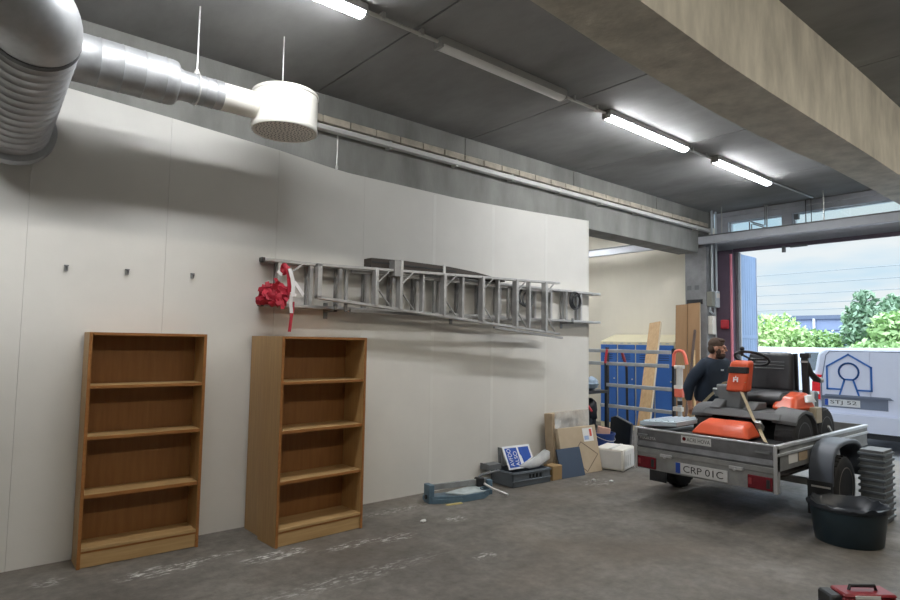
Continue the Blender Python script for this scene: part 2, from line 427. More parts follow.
# left bay ceiling: precast slabs with open joints
cm = MB(); xs = [-6, -3.6, -1.5, .55, 2.61, 4.58, 6.57, 8.66, 10.5]
for a, b in zip(xs[:-1], xs[1:]):
    cm.box(a+.007, b-.007, 2.0, 5.25, 3.965, 4.2)
    cm.box(a-.1, b+.1, 2.0, 5.25, 4.0, 4.2)
struct(cm.build('ceiling', M['ceil']))
cm = MB()
for a, b in zip(xs[:-1], xs[1:]): cm.box(a+.008, b-.008, -9, 1.9, 4.29, 4.5); cm.box(a-.1, b+.1, -9, 1.9, 4.32, 4.5)
struct(cm.build('ceiling', M['ceil']))
struct(MB().box(-6, 10.5, 5.5, 10, 4.0, 4.2).build('ceiling', M['ceil']))

# beam between the bays; it bows slightly along its length
bs = [(-6, 1.775, 2.16), (-1, 1.775, 2.16), (1.5, 1.77, 2.17), (2.38, 1.775, 2.19), (3.2, 1.80, 2.245), (3.9, 1.82, 2.27), (4.6, 1.82, 2.285), (5.3, 1.812, 2.285), (6.2, 1.80, 2.25), (7.0, 1.79, 2.19), (8.5, 1.79, 2.17), (10.5, 1.79, 2.17)]
bm_ = MB(); vs = []
for x, a, b in bs: vs += [(x, a, 3.5), (x, b, 3.5), (x, b, 4.31), (x, a, 4.31)]
fs = [(0, 3, 2, 1)]
n = len(bs)
for i in range(n-1):
    for k in range(4): fs.append((i*4+k, i*4+(k+1) % 4, (i+1)*4+(k+1) % 4, (i+1)*4+k))
fs.append(tuple((n-1)*4+k for k in range(4)))
bm_.add(vs, fs); struct(bm_.build('beam_right', M['beam_warm']))

# beam over the partition, with its stepped row of pale blocks
bb = MB(); bb.box(-6, 9.92, 5.13, 5.5, 3.21, 3.99); bb.box(9.92, 10.5, 5.13, 5.5, 3.53, 3.99)
for x in (2.61, 4.58, 6.57, 8.66): bb.box(x-.08, x+.08, 5.118, 5.14, 3.73, 3.96)
struct(bb.build('beam_back', M['beam'], bevel=.008, seg=1))
tb = MB(); x = 2.05
while x < 9.9:
    tb.box(x, x+.292, 5.06, 5.135, 3.665, 3.735); x += .30
struct(tb.build('trim_1', M['block'], bevel=.006, seg=1))

# white partition of panels, top cut to the line of the beam
prof = [(-6, 3.75), (-2, 3.55), (.609, 3.408), (1.323, 3.367), (2.24, 3.306), (2.78, 3.25), (2.97, 3.238), (4.36, 3.223), (5.6, 3.26), (6.79, 3.312)]
def top(x):
    for (a, p), (b, q) in zip(prof[:-1], prof[1:]):
        if a <= x <= b: return p+(q-p)*(x-a)/(b-a)
pw = MB(); seams = [-6, -4.1, -3.2, -2.3, -1.4, -.5, .41, 1.32, 2.24, 3.15, 4.05, 4.95, 5.9, 6.775]
for a, b in zip(seams[:-1], seams[1:]):
    cuts = [a+.0008]+[x for x, _ in prof if a+.02 < x < b-.02]+[b-.0008]
    for p, q in zip(cuts[:-1], cuts[1:]):
        pw.hexa([(p, 5.1, .002), (q, 5.1, .002), (q, 5.128, .002), (p, 5.128, .002), (p, 5.1, top(p)), (q, 5.1, top(q)), (q, 5.128, top(q)), (p, 5.128, top(p))])
pw.box(-6, 6.77, 5.125, 5.22, 0, 3.2)
pw.mat(1)
for x in (4.05, 4.95, 5.9): pw.box(x-.022, x+.022, 5.0988, 5.11, .02, top(x)-.02)
pw.mat(2); pw.box(6.775, 6.79, 5.096, 5.225, 0, 3.312)
struct(pw.build('wall_left', [M['wall'], M['joint'], M['joint']]))
struct(MB().box(-6, 10.7, 9.7, 9.9, 0, 4.2).build('wall_back', M['cream']))
struct(MB().box(-6.2, -6, -9, 10, 0, 4.5).build('wall_near', M['greywall']))
struct(MB().box(-6, 10.7, -9.2, -9, 0, 4.5).build('wall_right', M['wall']))

# far wall
wf = MB(); wf.box(XF, XF+.2, 5.48, 10, 0, 2.334); wf.box(XF, XF+.2, 5.48, 10, 2.342, 4.3)
wf.box(XF+.01, XF+.19, 5.48, 10, 2.3, 2.36)
struct(wf.build('wall_far', M['cream']))
struct(MB().box(XF, XF+.2, -9, .7, 0, 4.5).build('wall_far', M['greywall']))
hd = MB(); hd.box(XF, XF+.2, .7, 5.1, 3.285, 3.60); hd.box(XF, XF+.2, .7, 5.1, 3.785, 4.5)
hd.box(XF, XF+.2, 3.83, 3.99, 3.6, 3.79); hd.box(XF, XF+.2, 4.88, 5.1, 3.6, 3.79); hd.box(XF, XF+.2, 2.2, 2.36, 3.6, 3.79); hd.box(XF, XF+.2, .7, .8, 3.6, 3.79)
hd.box(XF-.03, XF, .7, 5.1, 3.88, 3.96)
struct(hd.build('wall_far', M['header'], bevel=.005, seg=1))
struct(MB().box(XF-.04, XF+.21, 4.79, 5.085, 0, 3.285).box(XF-.02, XF+.02, .7, 4.79, 3.235, 3.30).build('trim_2', M['purple']))
struct(MB().box(10.1, XF+.2, 5.085, 5.48, 0, 3.34).box(10.1, XF+.2, 5.14, 5.48, 3.3, 3.54).build('column', M['column'], bevel=.012))
for i, (a, b) in enumerate(((3.99, 4.88), (2.36, 3.83), (.8, 2.2))):
    f = MB()
    for q in ((a, a+.025, 3.6, 3.785), (b-.025, b, 3.6, 3.785), (a, b, 3.6, 3.62), (a, b, 3.765, 3.785)): f.box(XF+.06, XF+.12, *q)
    fo = struct(f.build(f'window_{i+1}', M['boxlight'])); MB().box(XF+.085, XF+.093, a+.02, b-.02, 3.615, 3.77).build('pane', M['glass'], fo)

# folding door leaf, swung out
lf = MB(); zt = 3.22
for k in range(7):
    x0 = 10.62+k*.09
    lf.box(x0+.004, x0+.086, 4.735, 4.765, 0, zt)
lf.box(10.62, 11.25, 4.74, 4.772, 0, zt-.005)
dl = struct(lf.build('door_1', M['leafdoor']))
MB().box(10.60, 10.63, 4.725, 4.78, 0, zt+.02).box(11.245, 11.27, 4.725, 4.78, 0, zt-.01).build('edge_profile', M['header'], dl)
MB().box(10.62, 11.25, 4.728, 4.74, 1.74, 1.80).build('mid_rail', M['leafdoor'], dl)
MB().box(11.25, 11.30, 4.71, 4.735, 1.35, 1.5).build('door_handle', M['blackpl'], dl)
MB().box(10.545, 10.60, 4.735, 4.785, 0, zt+.03).build('jamb', M['greypl'], dl)

# overhead rail in front of the far wall
rl = thing('overhead_rail', 'long grey steel rail running across above the doorway', 'rail', (10.0, 4.5, 3.35))
MB().box(9.96, 10.04, .6, 9.6, 3.36, 3.485).build('track', M['header'], rl, bevel=.004)
MB().box(9.945, 10.055, .6, 9.6, 3.484, 3.503).build('top_flange', M['greypl'], rl)
for y in (6.4, 4.75, 3.2, 1.6): MB().box(9.993, 10.007, y, y+.014, 3.5, 3.966).build('hanger', M['rod'], rl)

# pipes and boxes on the column
tag(MB().tube([(10.15, 5.005, 3.36), (10.15, 5.005, 2.54)], .02).tube([(10.15, 5.005, 3.4), (10.15, 5.005, 3.96)], .018).build('pipe', M['boxlight'], loc=(10.15, 5.045, 2.62)), 'left vertical pale pipe on the concrete column above the junction boxes', 'pipe')
tag(MB().tube([(10.28, 4.995, 3.96), (10.28, 4.995, 2.55)], .018).build('pipe', M['boxlight'], loc=(10.28, 5.03, 2.6)), 'right vertical pale pipe on the concrete column, nearer the doorway', 'pipe')
tag(MB().tube([(10.21, 5.05, 3.3), (10.21, 5.05, 2.66), (10.2, 5.05, 2.55)], .012).build('pipe', M['rod'], loc=(10.21, 5.05, 2.6)), 'thin middle pipe between the two pale column pipes', 'pipe')
o = thing('junction_box', 'dull grey green junction box on the concrete column', 'electrical box', (10.16, 5.04, 2.28))
MB().box(10.10, 10.22, 5.0, 5.082, 2.28, 2.54).build('housing', M['boxbeige'], o, bevel=.006); MB().box(10.11, 10.21, 4.994, 5.001, 2.29, 2.53).build('lid', M['boxbeige'], o)
o = thing('switch_box', 'pale grey switch box beside the dull green box on the column', 'electrical box', (10.32, 5.02, 2.27))
MB().box(10.25, 10.39, 4.99, 5.082, 2.27, 2.56).build('housing', M['boxlight'], o, bevel=.008); MB().box(10.27, 10.37, 4.982, 4.991, 2.44, 2.52).build('lid', M['whitemetal'], o)
o = thing('control_panel', 'white control panel low on the column behind the bearded man', 'electrical box', (10.2, 5.03, 1.78))
MB().box(10.13, 10.26, 5.0, 5.082, 1.80, 2.12).build('housing', M['whitemetal'], o, bevel=.008)
MB().tube([(10.32, 5.05, 2.27), (10.33, 5.05, 1.95), (10.36, 5.05, 1.72), (10.28, 5.05, 1.66)], .014).build('cable', M['boxlight'], o)
MB().tube([(10.15, 5.05, 2.28), (10.15, 5.05, 2.2), (10.26, 5.05, 2.16)], .02).build('cable', M['boxlight'], o)
o = thing('fire_alarm', 'small red fire alarm box beside the red pipe', 'fire alarm', (10.43, 4.92, 1.92))
MB().box(10.38, 10.46, 4.86, 4.99, 1.90, 2.06).build('housing', M['alarm'], o, bevel=.02); MB().box(10.375, 10.381, 4.885, 4.965, 1.93, 2.03).build('face', M['redgrip'], o)
tag(MB().tube([(10.40, 4.795, 0), (10.40, 4.795, 3.2)], .022, 12).build('post', M['redpipe'], loc=(10.4, 4.795, 0)), 'faded red vertical pipe guarding the doorway edge', 'pipe')
for z in (1.0, 2.0): pass
tag(MB().box(10.095, 10.10, 5.22, 5.30, 2.58, 2.66).build('cover_plate', M['greypl'], loc=(10.1, 5.26, 2.6)), 'dark square plate on the column, the right one of two', 'plate')
tag(MB().box(10.095, 10.10, 5.36, 5.44, 2.58, 2.66).build('cover_plate', M['greypl'], loc=(10.1, 5.4, 2.6)), 'dark square plate on the column, the left one of two', 'plate')
tag(MB().box(10.08, 10.10, 5.16, 5.44, 2.33, 2.41).build('cable_box', M['blackpl'], loc=(10.1, 5.3, 2.33)), 'black bar shaped box on the column just above the brown boards', 'box')
# door header pipe with a Z bend, seen against the windows
tag(MB().tube([(10.3, 4.425, 3.5), (10.3, 4.425, 3.695), (10.3, 4.40, 3.70), (10.3, 4.20, 3.61), (10.3, 4.175, 3.615), (10.3, 4.175, 3.96)], .010).tube([(10.3, 4.39, 3.5), (10.3, 4.39, 3.655), (10.3, 4.37, 3.66), (10.3, 4.18, 3.57), (10.3, 4.145, 3.575), (10.3, 4.145, 3.96)], .010).build('pipe', M['galv_dull'], loc=(10.3, 4.4, 3.5)), 'grey twin pipe bent in a Z before the left high window', 'pipe')
tag(MB().box(10.38, 10.45, 3.70, 3.76, 3.66, 3.74).tube([(10.42, 3.6, 3.5), (10.42, 3.6, 3.96)], .008).tube([(10.42, 3.52, 3.5), (10.42, 3.52, 3.96)], .006).build('sensor', M['greypl'], loc=(10.42, 3.7, 3.7)), 'small grey sensor with thin rods before the right high window', 'sensor')
tag(MB().lathe([(.03, -.1), (.03, 0)], (10.45, 3.95, 3.25), n=12).box(10.43, 10.47, 3.6, 3.85, 3.215, 3.245).build('door_latch', M['greypl'], loc=(10.45, 3.95, 3.2)), 'small dark latch hanging under the door header', 'latch')

# ================================================================== CEILING FITTINGS
def fixture(label, x0, y, z, L, diff, group, name='ceiling_light'):
    t = thing(name, label, 'light', (x0, y, z), 0, group)
    b = MB(); b.box(x0, x0+L, y-.052, y+.052, z+.032, z+.094); b.box(x0-.012, x0+.012, y-.05, y+.05, z+.005, z+.088); b.box(x0+L-.012, x0+L+.012, y-.05, y+.05, z+.005, z+.088)
    b.build('housing', M['lamp_body'], t, bevel=.006)
    d = MB(); prof = [(-.048, .034), (-.05, .028), (-.046, .016), (-.025, .004), (0, 0), (.025, .004), (.046, .016), (.05, .028), (.048, .034)]
    d.prism([(a, c) for a, c in prof], L-.03, Matrix(((0, 0, 1, x0+.015), (1, 0, 0, y), (0, 1, 0, z), (0, 0, 0, 1))))
    d.build('diffuser', diff, t)
    for k in (.25, .5, .75):
        MB().box(x0+L*k-.012, x0+L*k+.012, y-.060, y+.060, z+.04, z+.052).build('clip', M['lamp_body'], t)
    return t
ZL = 3.872
G = 'strip lights along the left bay'
fixture('lit strip light at the top edge, nearest the white air diffuser', .62, 3.56, ZL, 1.53, M['tube'], G)
fixture('unlit strip light with a dull cover, the second along the row', 2.83, 3.55, ZL, 1.50, M['tube_off'], G)
fixture('lit strip light just beyond the unlit one', 5.01, 3.54, ZL, 1.55, M['tube'], G)
fixture('lit strip light nearest the open doorway', 7.23, 3.51, ZL, 1.56, M['tube'], G)
fixture('lit strip light above the left bay behind the steel ducting', -1.6, 3.57, ZL, 1.53, M['tube'], G)
for i, x0 in enumerate((-1.8, .6, 3.0, 5.4, 7.8)):
    fixture('warm strip light above the right bay, behind the beam', x0, -.35, 4.195, 1.5, M['tube_bay'], 'warm strip lights of the right bay')
for x0 in (5.8, 8.2): fixture('strip light above the space behind the partition', x0, 7.3, 3.9, 1.5, M['tube'], 'strip lights behind the partition')
for (a, b), lb in zip(((2.17, 2.81), (4.35, 4.99), (6.58, 7.21)), ('between the first lit and the unlit light', 'between the unlit light and the next lit one', 'between the two lit lights near the doorway')):
    t = thing('conduit', 'thin grey ceiling conduit '+lb, 'conduit', (a, 3.54, 3.92))
    MB().tube([(a, 3.545, 3.925), (b, 3.54, 3.925)], .014, 8).build('pipe', M['rod'], t)
    for k in (.2, .75): MB().box(a+(b-a)*k-.012, a+(b-a)*k+.012, 3.52, 3.565, 3.915, 3.967).build('clamp', M['lamp_body'], t)
tag(MB().tube([(8.82, 3.51, 3.945), (10.3, 3.45, 3.945)], .011, 8).build('conduit', M['rod'], loc=(8.82, 3.5, 3.94)), 'thin conduit on the ceiling running from the last light to the door wall', 'conduit')

# trunking under the block row
t = thing('cable_trunking', 'long white cable trunking below the row of pale blocks on the beam', 'trunking', (2.1, 5.06, 3.58))
MB().box(2.05, 10.25, 5.03, 5.10, 3.585, 3.635).build('channel', M['cabletray'], t, bevel=.004)
MB().box(10.23, 10.33, 5.03, 5.10, 3.56, 3.67).build('end_box', M['whitemetal'], t)
x = 2.4
for k in range(9): MB().box(2.5+k*.9, 2.53+k*.9, 5.045, 5.128, 3.57, 3.65).build('bracket', M['rod'], t)
o = tag(MB().tube([(2.81, 5.07, 3.58), (2.81, 5.07, 3.27)], .007, 6).lathe([(.012, -.03), (.014, 0), (.006, .01)], (2.81, 5.07, 3.27), n=8).build('hanging_chain', M['rod'], loc=(2.81, 5.07, 3.24)), 'short thin chain hanging from the beam right of the white diffuser', 'chain')

# ================================================================== DUCTING
t = thing('ventilation_duct', 'round galvanised ventilation duct with a fat silencer at upper left', 'duct', (.5, 4.35, 3.4))
YD, ZD = 4.35, 3.355
def ribbed(x0, x1, r, step, c):
    pr = [(r, x0)]; x = x0+step
    while x < x1-.01: pr += [(r, x-.006), (r+.004, x), (r, x+.006)]; x += step
    pr.append((r, x1)); return pr
MB().lathe(ribbed(.40, 1.10, .153, .13, 0)+[(.148, 1.125), (.14, 1.135), (.11, 1.14)], (0, YD, ZD), 'x', 40).build('silencer', M['galv'], t)
MB().lathe([(.112, 1.13), (.112, 1.155), (.103, 1.18)]+ribbed(1.18, 1.45, .103, .07, 0), (0, YD, ZD), 'x', 32).build('narrow_duct', M['galv'], t)
MB().lathe([(.105, 1.449), (.1, 1.455), (.1, 1.70)], (0, YD, ZD), 'x', 32).build('white_pipe', M['whitemetal'], t)
# big duct sloping down into the wall, with an elbow at its near end
R = .22; P0 = Vector((.287, 3.90, 3.255)); P1 = Vector((.268, 5.085, 2.97)); AX = (P1-P0).normalized(); LD = (P1-P0).length
TD = Vector((0, 0, 1)).rotation_difference(AX).to_matrix()
pr = [(R, .03)]; y = .08
while y < LD-.05: pr += [(R, y-.008), (R+.007, y), (R, y+.008)]; y += .075
pr.append((R, LD)); MB().lathe(pr, P0, 'z', 48, T=TD).build('main_duct', M['galv'], t)
MB().lathe([(R-.01, -.008), (R+.008, -.006), (R+.008, .03), (R-.01, .032)], P0, 'z', 48, T=TD).build('gasket_ring', M['blackpl'], t)
MB().lathe([(R+.002, LD-.16), (R+.045, LD-.15), (R+.045, LD-.09), (R+.002, LD-.08)], P0, 'z', 48, T=TD).build('flange', M['galv'], t)
e = MB(); pts = []
for k in range(15):
    a = PI/2*k/14; pts.append(P0-AX*(.26*math.sin(a))+Vector((-1, 0, 0))*(.26*(1-math.cos(a))))
pts.append(pts[-1]+Vector((-.9, 0, 0))); e.tube(pts, R+.004, 48, False).build('elbow', M['galv'], t)
for p0, nm in ((1.245, ''),):
    MB().tube([(1.275, YD, ZD+.1), (1.275, YD, 3.966)], .006, 8).build('hanger_rod', M['rod'], t)
    MB().lathe([(.018, -.02), (.022, 0), (.010, .03)], (1.275, YD, ZD+.115), n=12).build('hanger_nut', M['whitemetal'], t)
    MB().torus((1.275, YD, ZD), .108, .006, Matrix.Rotation(PI/2, 3, 'Y')).build('hanger_clamp', M['rod'], t)
MB().tube([(.48, 4.6, 3.966), (.28, 4.6, 3.28)], .012, 8).build('hanger_rod', M['blackpl'], t)
t = thing('air_diffuser', 'white drum shaped air diffuser with perforated underside hung from the ceiling', 'air diffuser', (1.945, YD, 3.24))
CX = 1.945; z0 = 3.205
MB().lathe([(.232, z0+.012), (.245, z0), (.252, z0+.012), (.252, z0+.03), (.248, z0+.034), (.248, z0+.275), (.253, z0+.28), (.253, z0+.298), (.245, z0+.305), (0, z0+.305)], (CX, YD, 0), n=56).build('drum', M['whitemetal'], t)
g = MB(); g.lathe([(0, z0+.005), (.228, z0+.005), (.228, z0+.010), (0, z0+.010)], (CX, YD, 0), n=48); g.build('perforated_plate', M['whitemetal'], t)
g = MB()
for ring in range(1, 9):
    rr = ring*.0265; nn = max(6, int(ring*5))
    for k in range(nn):
        a = 2*PI*k/nn+ring*.3; g.lathe([(.0055, z0+.003), (.0055, z0+.006)], (CX+rr*math.cos(a), YD+rr*math.sin(a), 0), n=7, smooth=False)
g.build('perforations', M['greypl'], t)
MB().tube([(CX-.03, YD, z0+.30), (CX-.03, YD, 3.966)], .005, 8).build('hanger_rod', M['rod'], t)

# ================================================================== BOOKCASES
def bookcase(label, loc, rotz, D, zs, W=.795, H=1.62):
    t = thing('bookcase', label, 'bookcase', loc, rotz, 'beech bookcases along the white wall')
    th = .022
    def P(name, mb, m, parent=t, bev=.0015): return mb.build(name, m, parent, local=True, bevel=bev, seg=1)
    P('side_panel', MB().box(0, th, .002, D, 0, H), M['beech']); P('side_panel', MB().box(W-th, W, .002, D, 0, H), M['beech'])
    e1 = MB().box(0, th, 0, .003, 0, H).box(W-th, W, 0, .003, 0, H); P('front_edging', e1, M['beech_edge'], bev=0)
    P('top_panel', MB().box(th, W-th, 0, D, H-.02, H), M['beech_edge'])
    P('back_panel', MB().box(th, W-th, D-.008, D-.002, .03, H-.01), M['beech_back'])
    for za, zb in zs[:-1]:
        q = P('shelf', MB().box(th+.002, W-th-.002, .012, D-.01, zb, za), M['beech_h']); P('edging', MB().box(th+.003, W-th-.003, .0095, .0125, zb, za-.003), M['beech_edge'], q, 0)
    za, zb = zs[-1]; P('bottom_shelf', MB().box(th, W-th, .002, D-.01, zb+.01, za), M['beech_h'])
    P('plinth', MB().box(th, W-th, .008, .03, .004, zb-.004), M['beech_h']); P('shadow_gap', MB().box(th, W-th, .006, .03, zb-.004, zb+.010), M['beech_edge'], bev=0)
    pn = MB()
    for k in range(5): pn.lathe([(.0045, 0), (.0045, .003)], (th, .045, 1.29+k*.052), 'x', 8)
    P('shelf_pins', pn, M['pin'], bev=0)
    return t
bookcase('beech bookcase standing alone at the far left of the white wall', (.786, 4.85, 0), -.022, .235, [(1.252, 1.228), (.897, .873), (.497, .470), (.135, .105)], W=.80, H=1.625)
bookcase('beech bookcase under the ladders, the front one of two back to back', (2.03, 4.436, 0), math.atan2(.044, .8), .30, [(1.265, 1.242), (.885, .860), (.496, .472), (.136, .106)], W=.803)
bookcase('beech bookcase pushed in behind the front one, touching the wall', (2.045, 4.80, 0), math.atan2(.012, .8), .275, [(1.265, 1.242), (.885, .860), (.496, .472), (.136, .106)], W=.795)
t = None
for i, (x, z) in enumerate(((.654, 2.085), (1.051, 2.091), (1.53, 2.10))):
    t = thing('wall_hook', ('left', 'middle', 'right')[i]+' one of three small metal hooks on the bare white wall', 'hook', (x, 5.1, z), 0, 'small hooks above the left bookcase')
    MB().box(x-.012, x+.012, 5.092, 5.1, z-.022, z+.022).build('plate', M['galv_dull'], t)
    MB().tube([(x, 5.092, z+.015), (x, 5.07, z+.005), (x, 5.06, z-.012), (x, 5.05, z+.01)], .006, 8).box(x-.015, x+.015, 5.084, 5.093, z+.014, z+.022).build('hook', M['greypl'], t)

# ================================================================== LADDERS ON THE WALL
def brk(x, z, ln, label):
    t = thing('ladder_bracket', label, 'bracket', (x, 5.1, z), 0, 'ladder brackets on the white wall')
    MB().box(x-.02, x+.02, 5.09, 5.1, z-.1, z+.05).build('plate', M['galv_dull'], t)
    MB().box(x-.015, x+.015, 5.1-ln, 5.095, z-.04, z-.018).box(x-.015, x+.015, 5.1-ln, 5.1-ln+.012, z-.04, z+.03).build('arm', M['galv_dull'], t)
ZB = 1.895
t = thing('extension_ladder', 'long aluminium extension ladder hung sideways flat against the white wall', 'ladder', (2.06, 5.0, 1.86))
for (y, x0, x1) in ((5.058, 2.10, 6.84), (4.995, 2.07, 6.86)):
    for z in (2.283, ZB):
        MB().box(x0, x1, y-.028, y+.028, z-.014, z+.014).build('stile', M['alu'], t, bevel=.003, seg=1)
    for z in (2.283, ZB):
        MB().box(x0-.012, x0+.018, y-.03, y+.03, z-.016, z+.016).build('end_cap', M['blackpl'], t)
        MB().box(x1-.02, x1+.03, y-.026, y+.026, z-.016, z+.016).build('end_cap', M['cabletray'], t)
    x = x0+.13+(.0 if y > 5 else .03)
    while x < x1-.1:
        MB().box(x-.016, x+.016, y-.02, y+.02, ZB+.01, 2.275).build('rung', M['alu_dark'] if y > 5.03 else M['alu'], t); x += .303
b = MB()
for (xa, xb) in ((2.30, 2.42),): b.bar((xa, 4.93, 2.17), (xb, 4.93, 2.27), .025, .012)
b.build('brace', M['alu'], t)
for x, lb in ((2.75, 'left wall bracket under the hung ladders'), (4.3, 'middle wall bracket under the hung ladders'), (6.2, 'right wall bracket under the hung ladders near the wall end')): brk(x, ZB-.0, .20, lb)

t = thing('step_ladder', 'tapering aluminium step ladder with braced treads, hung in front of the extension ladder', 'ladder', (2.55, 4.85, 1.74))
YS = 4.85
def zt_(x): return 2.279+(2.364-2.279)*(x-2.52)/(5.82-2.52)
def zb_(x): return 1.985+(1.735-1.985)*(x-2.55)/(5.82-2.55)
MB().hexa([(2.52, YS-.03, zt_(2.52)-.026), (5.85, YS-.03, zt_(5.85)-.026), (5.85, YS+.03, zt_(5.85)-.026), (2.52, YS+.03, zt_(2.52)-.026), (2.52, YS-.03, zt_(2.52)), (5.85, YS-.03, zt_(5.85)), (5.85, YS+.03, zt_(5.85)), (2.52, YS+.03, zt_(2.52))]).build('stile', M['alu'], t, bevel=.003, seg=1)
MB().hexa([(2.52, YS-.03, zb_(2.52)-.026), (5.85, YS-.03, zb_(5.85)-.026), (5.85, YS+.03, zb_(5.85)-.026), (2.52, YS+.03, zb_(2.52)-.026), (2.52, YS-.03, zb_(2.52)), (5.85, YS-.03, zb_(5.85)), (5.85, YS+.03, zb_(5.85)), (2.52, YS+.03, zb_(2.52))]).build('stile', M['alu'], t, bevel=.003, seg=1)
MB().box(2.52, 2.56, YS-.03, YS+.03, 1.97, 2.27).build('end_plate', M['alu'], t)
for x in (3.135, 3.42, 3.98, 4.53, 5.07, 5.58):
    tr = MB().box(x-.018, x+.018, YS-.045, YS+.03, zb_(x)-.01, zt_(x)-.01).build('tread', M['alu'], t, bevel=.002, seg=1)
    b = MB(); b.bar((x+.01, YS-.04, zt_(x)-.14), (x+.15, YS-.04, zt_(x)-.012), .008, .020, (0, 1, 0)); b.bar((x+.01, YS-.04, zb_(x)+.15), (x+.15, YS-.04, zb_(x)-.005), .008, .020, (0, 1, 0)); b.build('brace', M['alu'], tr)
for x in (3.72, 4.26, 4.80, 5.32):
    MB().box(x-.012, x+.012, YS-.01, YS+.05, zb_(x), zt_(x)-.02).build('rear_rung', M['alu'], t)
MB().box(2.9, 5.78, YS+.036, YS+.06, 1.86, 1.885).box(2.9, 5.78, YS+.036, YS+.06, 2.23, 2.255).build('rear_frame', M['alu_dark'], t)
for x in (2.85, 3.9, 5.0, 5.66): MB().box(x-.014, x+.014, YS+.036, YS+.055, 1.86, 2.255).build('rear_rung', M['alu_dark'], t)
MB().hexa([(4.7, YS-.05, zb_(4.7)-.065), (5.88, YS-.05, zb_(5.88)-.075), (5.88, YS-.02, zb_(5.88)-.075), (4.7, YS-.02, zb_(4.7)-.065), (4.7, YS-.05, zb_(4.7)-.04), (5.88, YS-.05, zb_(5.88)-.05), (5.88, YS-.02, zb_(5.88)-.05), (4.7, YS-.02, zb_(4.7)-.04)]).build('foot_bar', M['alu_dark'], t)
# dark boards resting on top of the ladders
t = thing('plank', 'dark weathered plank lying on top of the hung ladders', 'plank', (3.15, 4.97, 2.30))
pk = MB(); L_ = [(3.12, 2.300, 2.395), (3.5, 2.305, 2.405), (4.1, 2.31, 2.40), (4.5, 2.31, 2.375), (4.95, 2.30, 2.32)]
vs = []
for x, a, b in L_: vs += [(x, 4.90, a), (x, 5.03, a), (x, 5.03, b), (x, 4.90, b)]
fs = [(0, 3, 2, 1)]+[(i*4+k, i*4+(k+1) % 4, (i+1)*4+(k+1) % 4, (i+1)*4+k) for i in range(4) for k in range(4)]+[(16, 17, 18, 19)]
pk.add(vs, fs).build('board', M['darkwood'], t)
pk = MB(); pk.box(3.13, 4.2, 4.894, 4.902, 2.35, 2.362).build('groove', M['blackpl'], t)
for x, h in ((3.48, .10), (4.03, .08)): MB().box(x-.014, x+.014, 4.885, 5.04, 2.31, 2.40+.01).build('tie_band', M['cabletray'], t)
MB().box(3.33, 3.40, 4.80, 4.90, 2.23, 2.385).build('clamp', M['alu_dark'], t)
tag(MB().torus((6.32, 4.955, 2.17), .10, .012, Matrix.Rotation(PI/2, 3, 'X')).torus((6.34, 4.95, 2.15), .085, .012, Matrix.Rotation(PI/2, 3, 'X')).torus((6.3, 4.945, 2.16), .112, .010, Matrix.Rotation(PI/2, 3, 'X')).build('cable_coil', M['blackpl'], loc=(6.32, 4.95, 2.04)), 'black cable coil hung on the right end of the ladders', 'cable')
tag(MB().torus((5.35, 4.94, 2.15), .11, .012, Matrix.Rotation(PI/2, 3, 'X')).torus((5.38, 4.935, 2.12), .09, .012, Matrix.Rotation(PI/2, 3, 'X')).torus((5.31, 4.945, 2.16), .10, .012, Matrix.Rotation(PI/2, 3, 'X')).build('cable_coil', M['greypl'], loc=(5.35, 4.9, 2.03)), 'grey cable coil stuffed between the ladder frames', 'cable')

# barrier tape bundle
t = thing('barrier_tape', 'crumpled red and white barrier tape tied to the ladder end', 'tape', (2.17, 4.86, 2.03))
rnd = random.Random(3); b = MB()
b.ell((2.15, 4.86, 1.975), (.125, .06, .095), 22, 14, jit=.45, seed=2, freq=4)
b.ell((2.08, 4.86, 1.99), (.08, .05, .07), 16, 10, jit=.4, seed=5, freq=5); b.ell((2.03, 4.86, 1.92), (.055, .035, .04), 12, 8, jit=.5, seed=8, freq=5)
for k in range(26):
    a = rnd.uniform(0, 2*PI); c = Vector((2.12+rnd.uniform(-.09, .08), 4.835+rnd.uniform(-.02, .02), 1.975+rnd.uniform(-.06, .05)))
    d = Vector((math.cos(a), rnd.uniform(-.5, .1), math.sin(a)))
    pts = [c+d*(.075*s)+Vector((rnd.uniform(-.015, .015), rnd.uniform(-.02, .01), rnd.uniform(-.015, .015))) for s in (0, .4, .8, 1.15)]
    b.ribbon(pts, (d.z, rnd.uniform(-.6, .6), -d.x), .035)
b.build('bundle', M['tapeR'], t)
r_ = MB(); r_.ribbon([(2.22, 4.80, 2.22), (2.23, 4.79, 2.12), (2.235, 4.785, 2.05), (2.24, 4.79, 1.97)], (1, .3, .1), .045); r_.ribbon([(2.255, 4.79, 1.86), (2.265, 4.79, 1.80), (2.26, 4.80, 1.70), (2.255, 4.80, 1.66)], (1, .4, 0), .035)
r_.ribbon([(2.29, 4.81, 1.92), (2.285, 4.80, 1.84), (2.27, 4.80, 1.76)], (1, .6, .2), .025)
r_.torus((2.22, 4.87, 2.20), .035, .02, Matrix.Rotation(PI/2, 3, 'Y')); r_.build('red_tail', M['tapeR'], t)
r_ = MB(); r_.ribbon([(2.23, 4.785, 2.20), (2.255, 4.78, 2.12), (2.265, 4.775, 2.05), (2.262, 4.775, 1.96)], (1, .2, .3), .038); r_.ribbon([(2.255, 4.78, 1.98), (2.25, 4.785, 1.90), (2.262, 4.785, 1.82)], (1, .2, 0), .035)
r_.ribbon([(2.28, 4.79, 2.09), (2.33, 4.79, 2.03), (2.37, 4.795, 1.98)], (.6, .2, .6), .035); r_.ribbon([(2.25, 4.79, 2.0), (2.30, 4.79, 1.97)], (.5, .2, .6), .03); r_.ribbon([(2.13, 4.80, 2.17), (2.17, 4.80, 2.14)], (.5, .2, .6), .03)
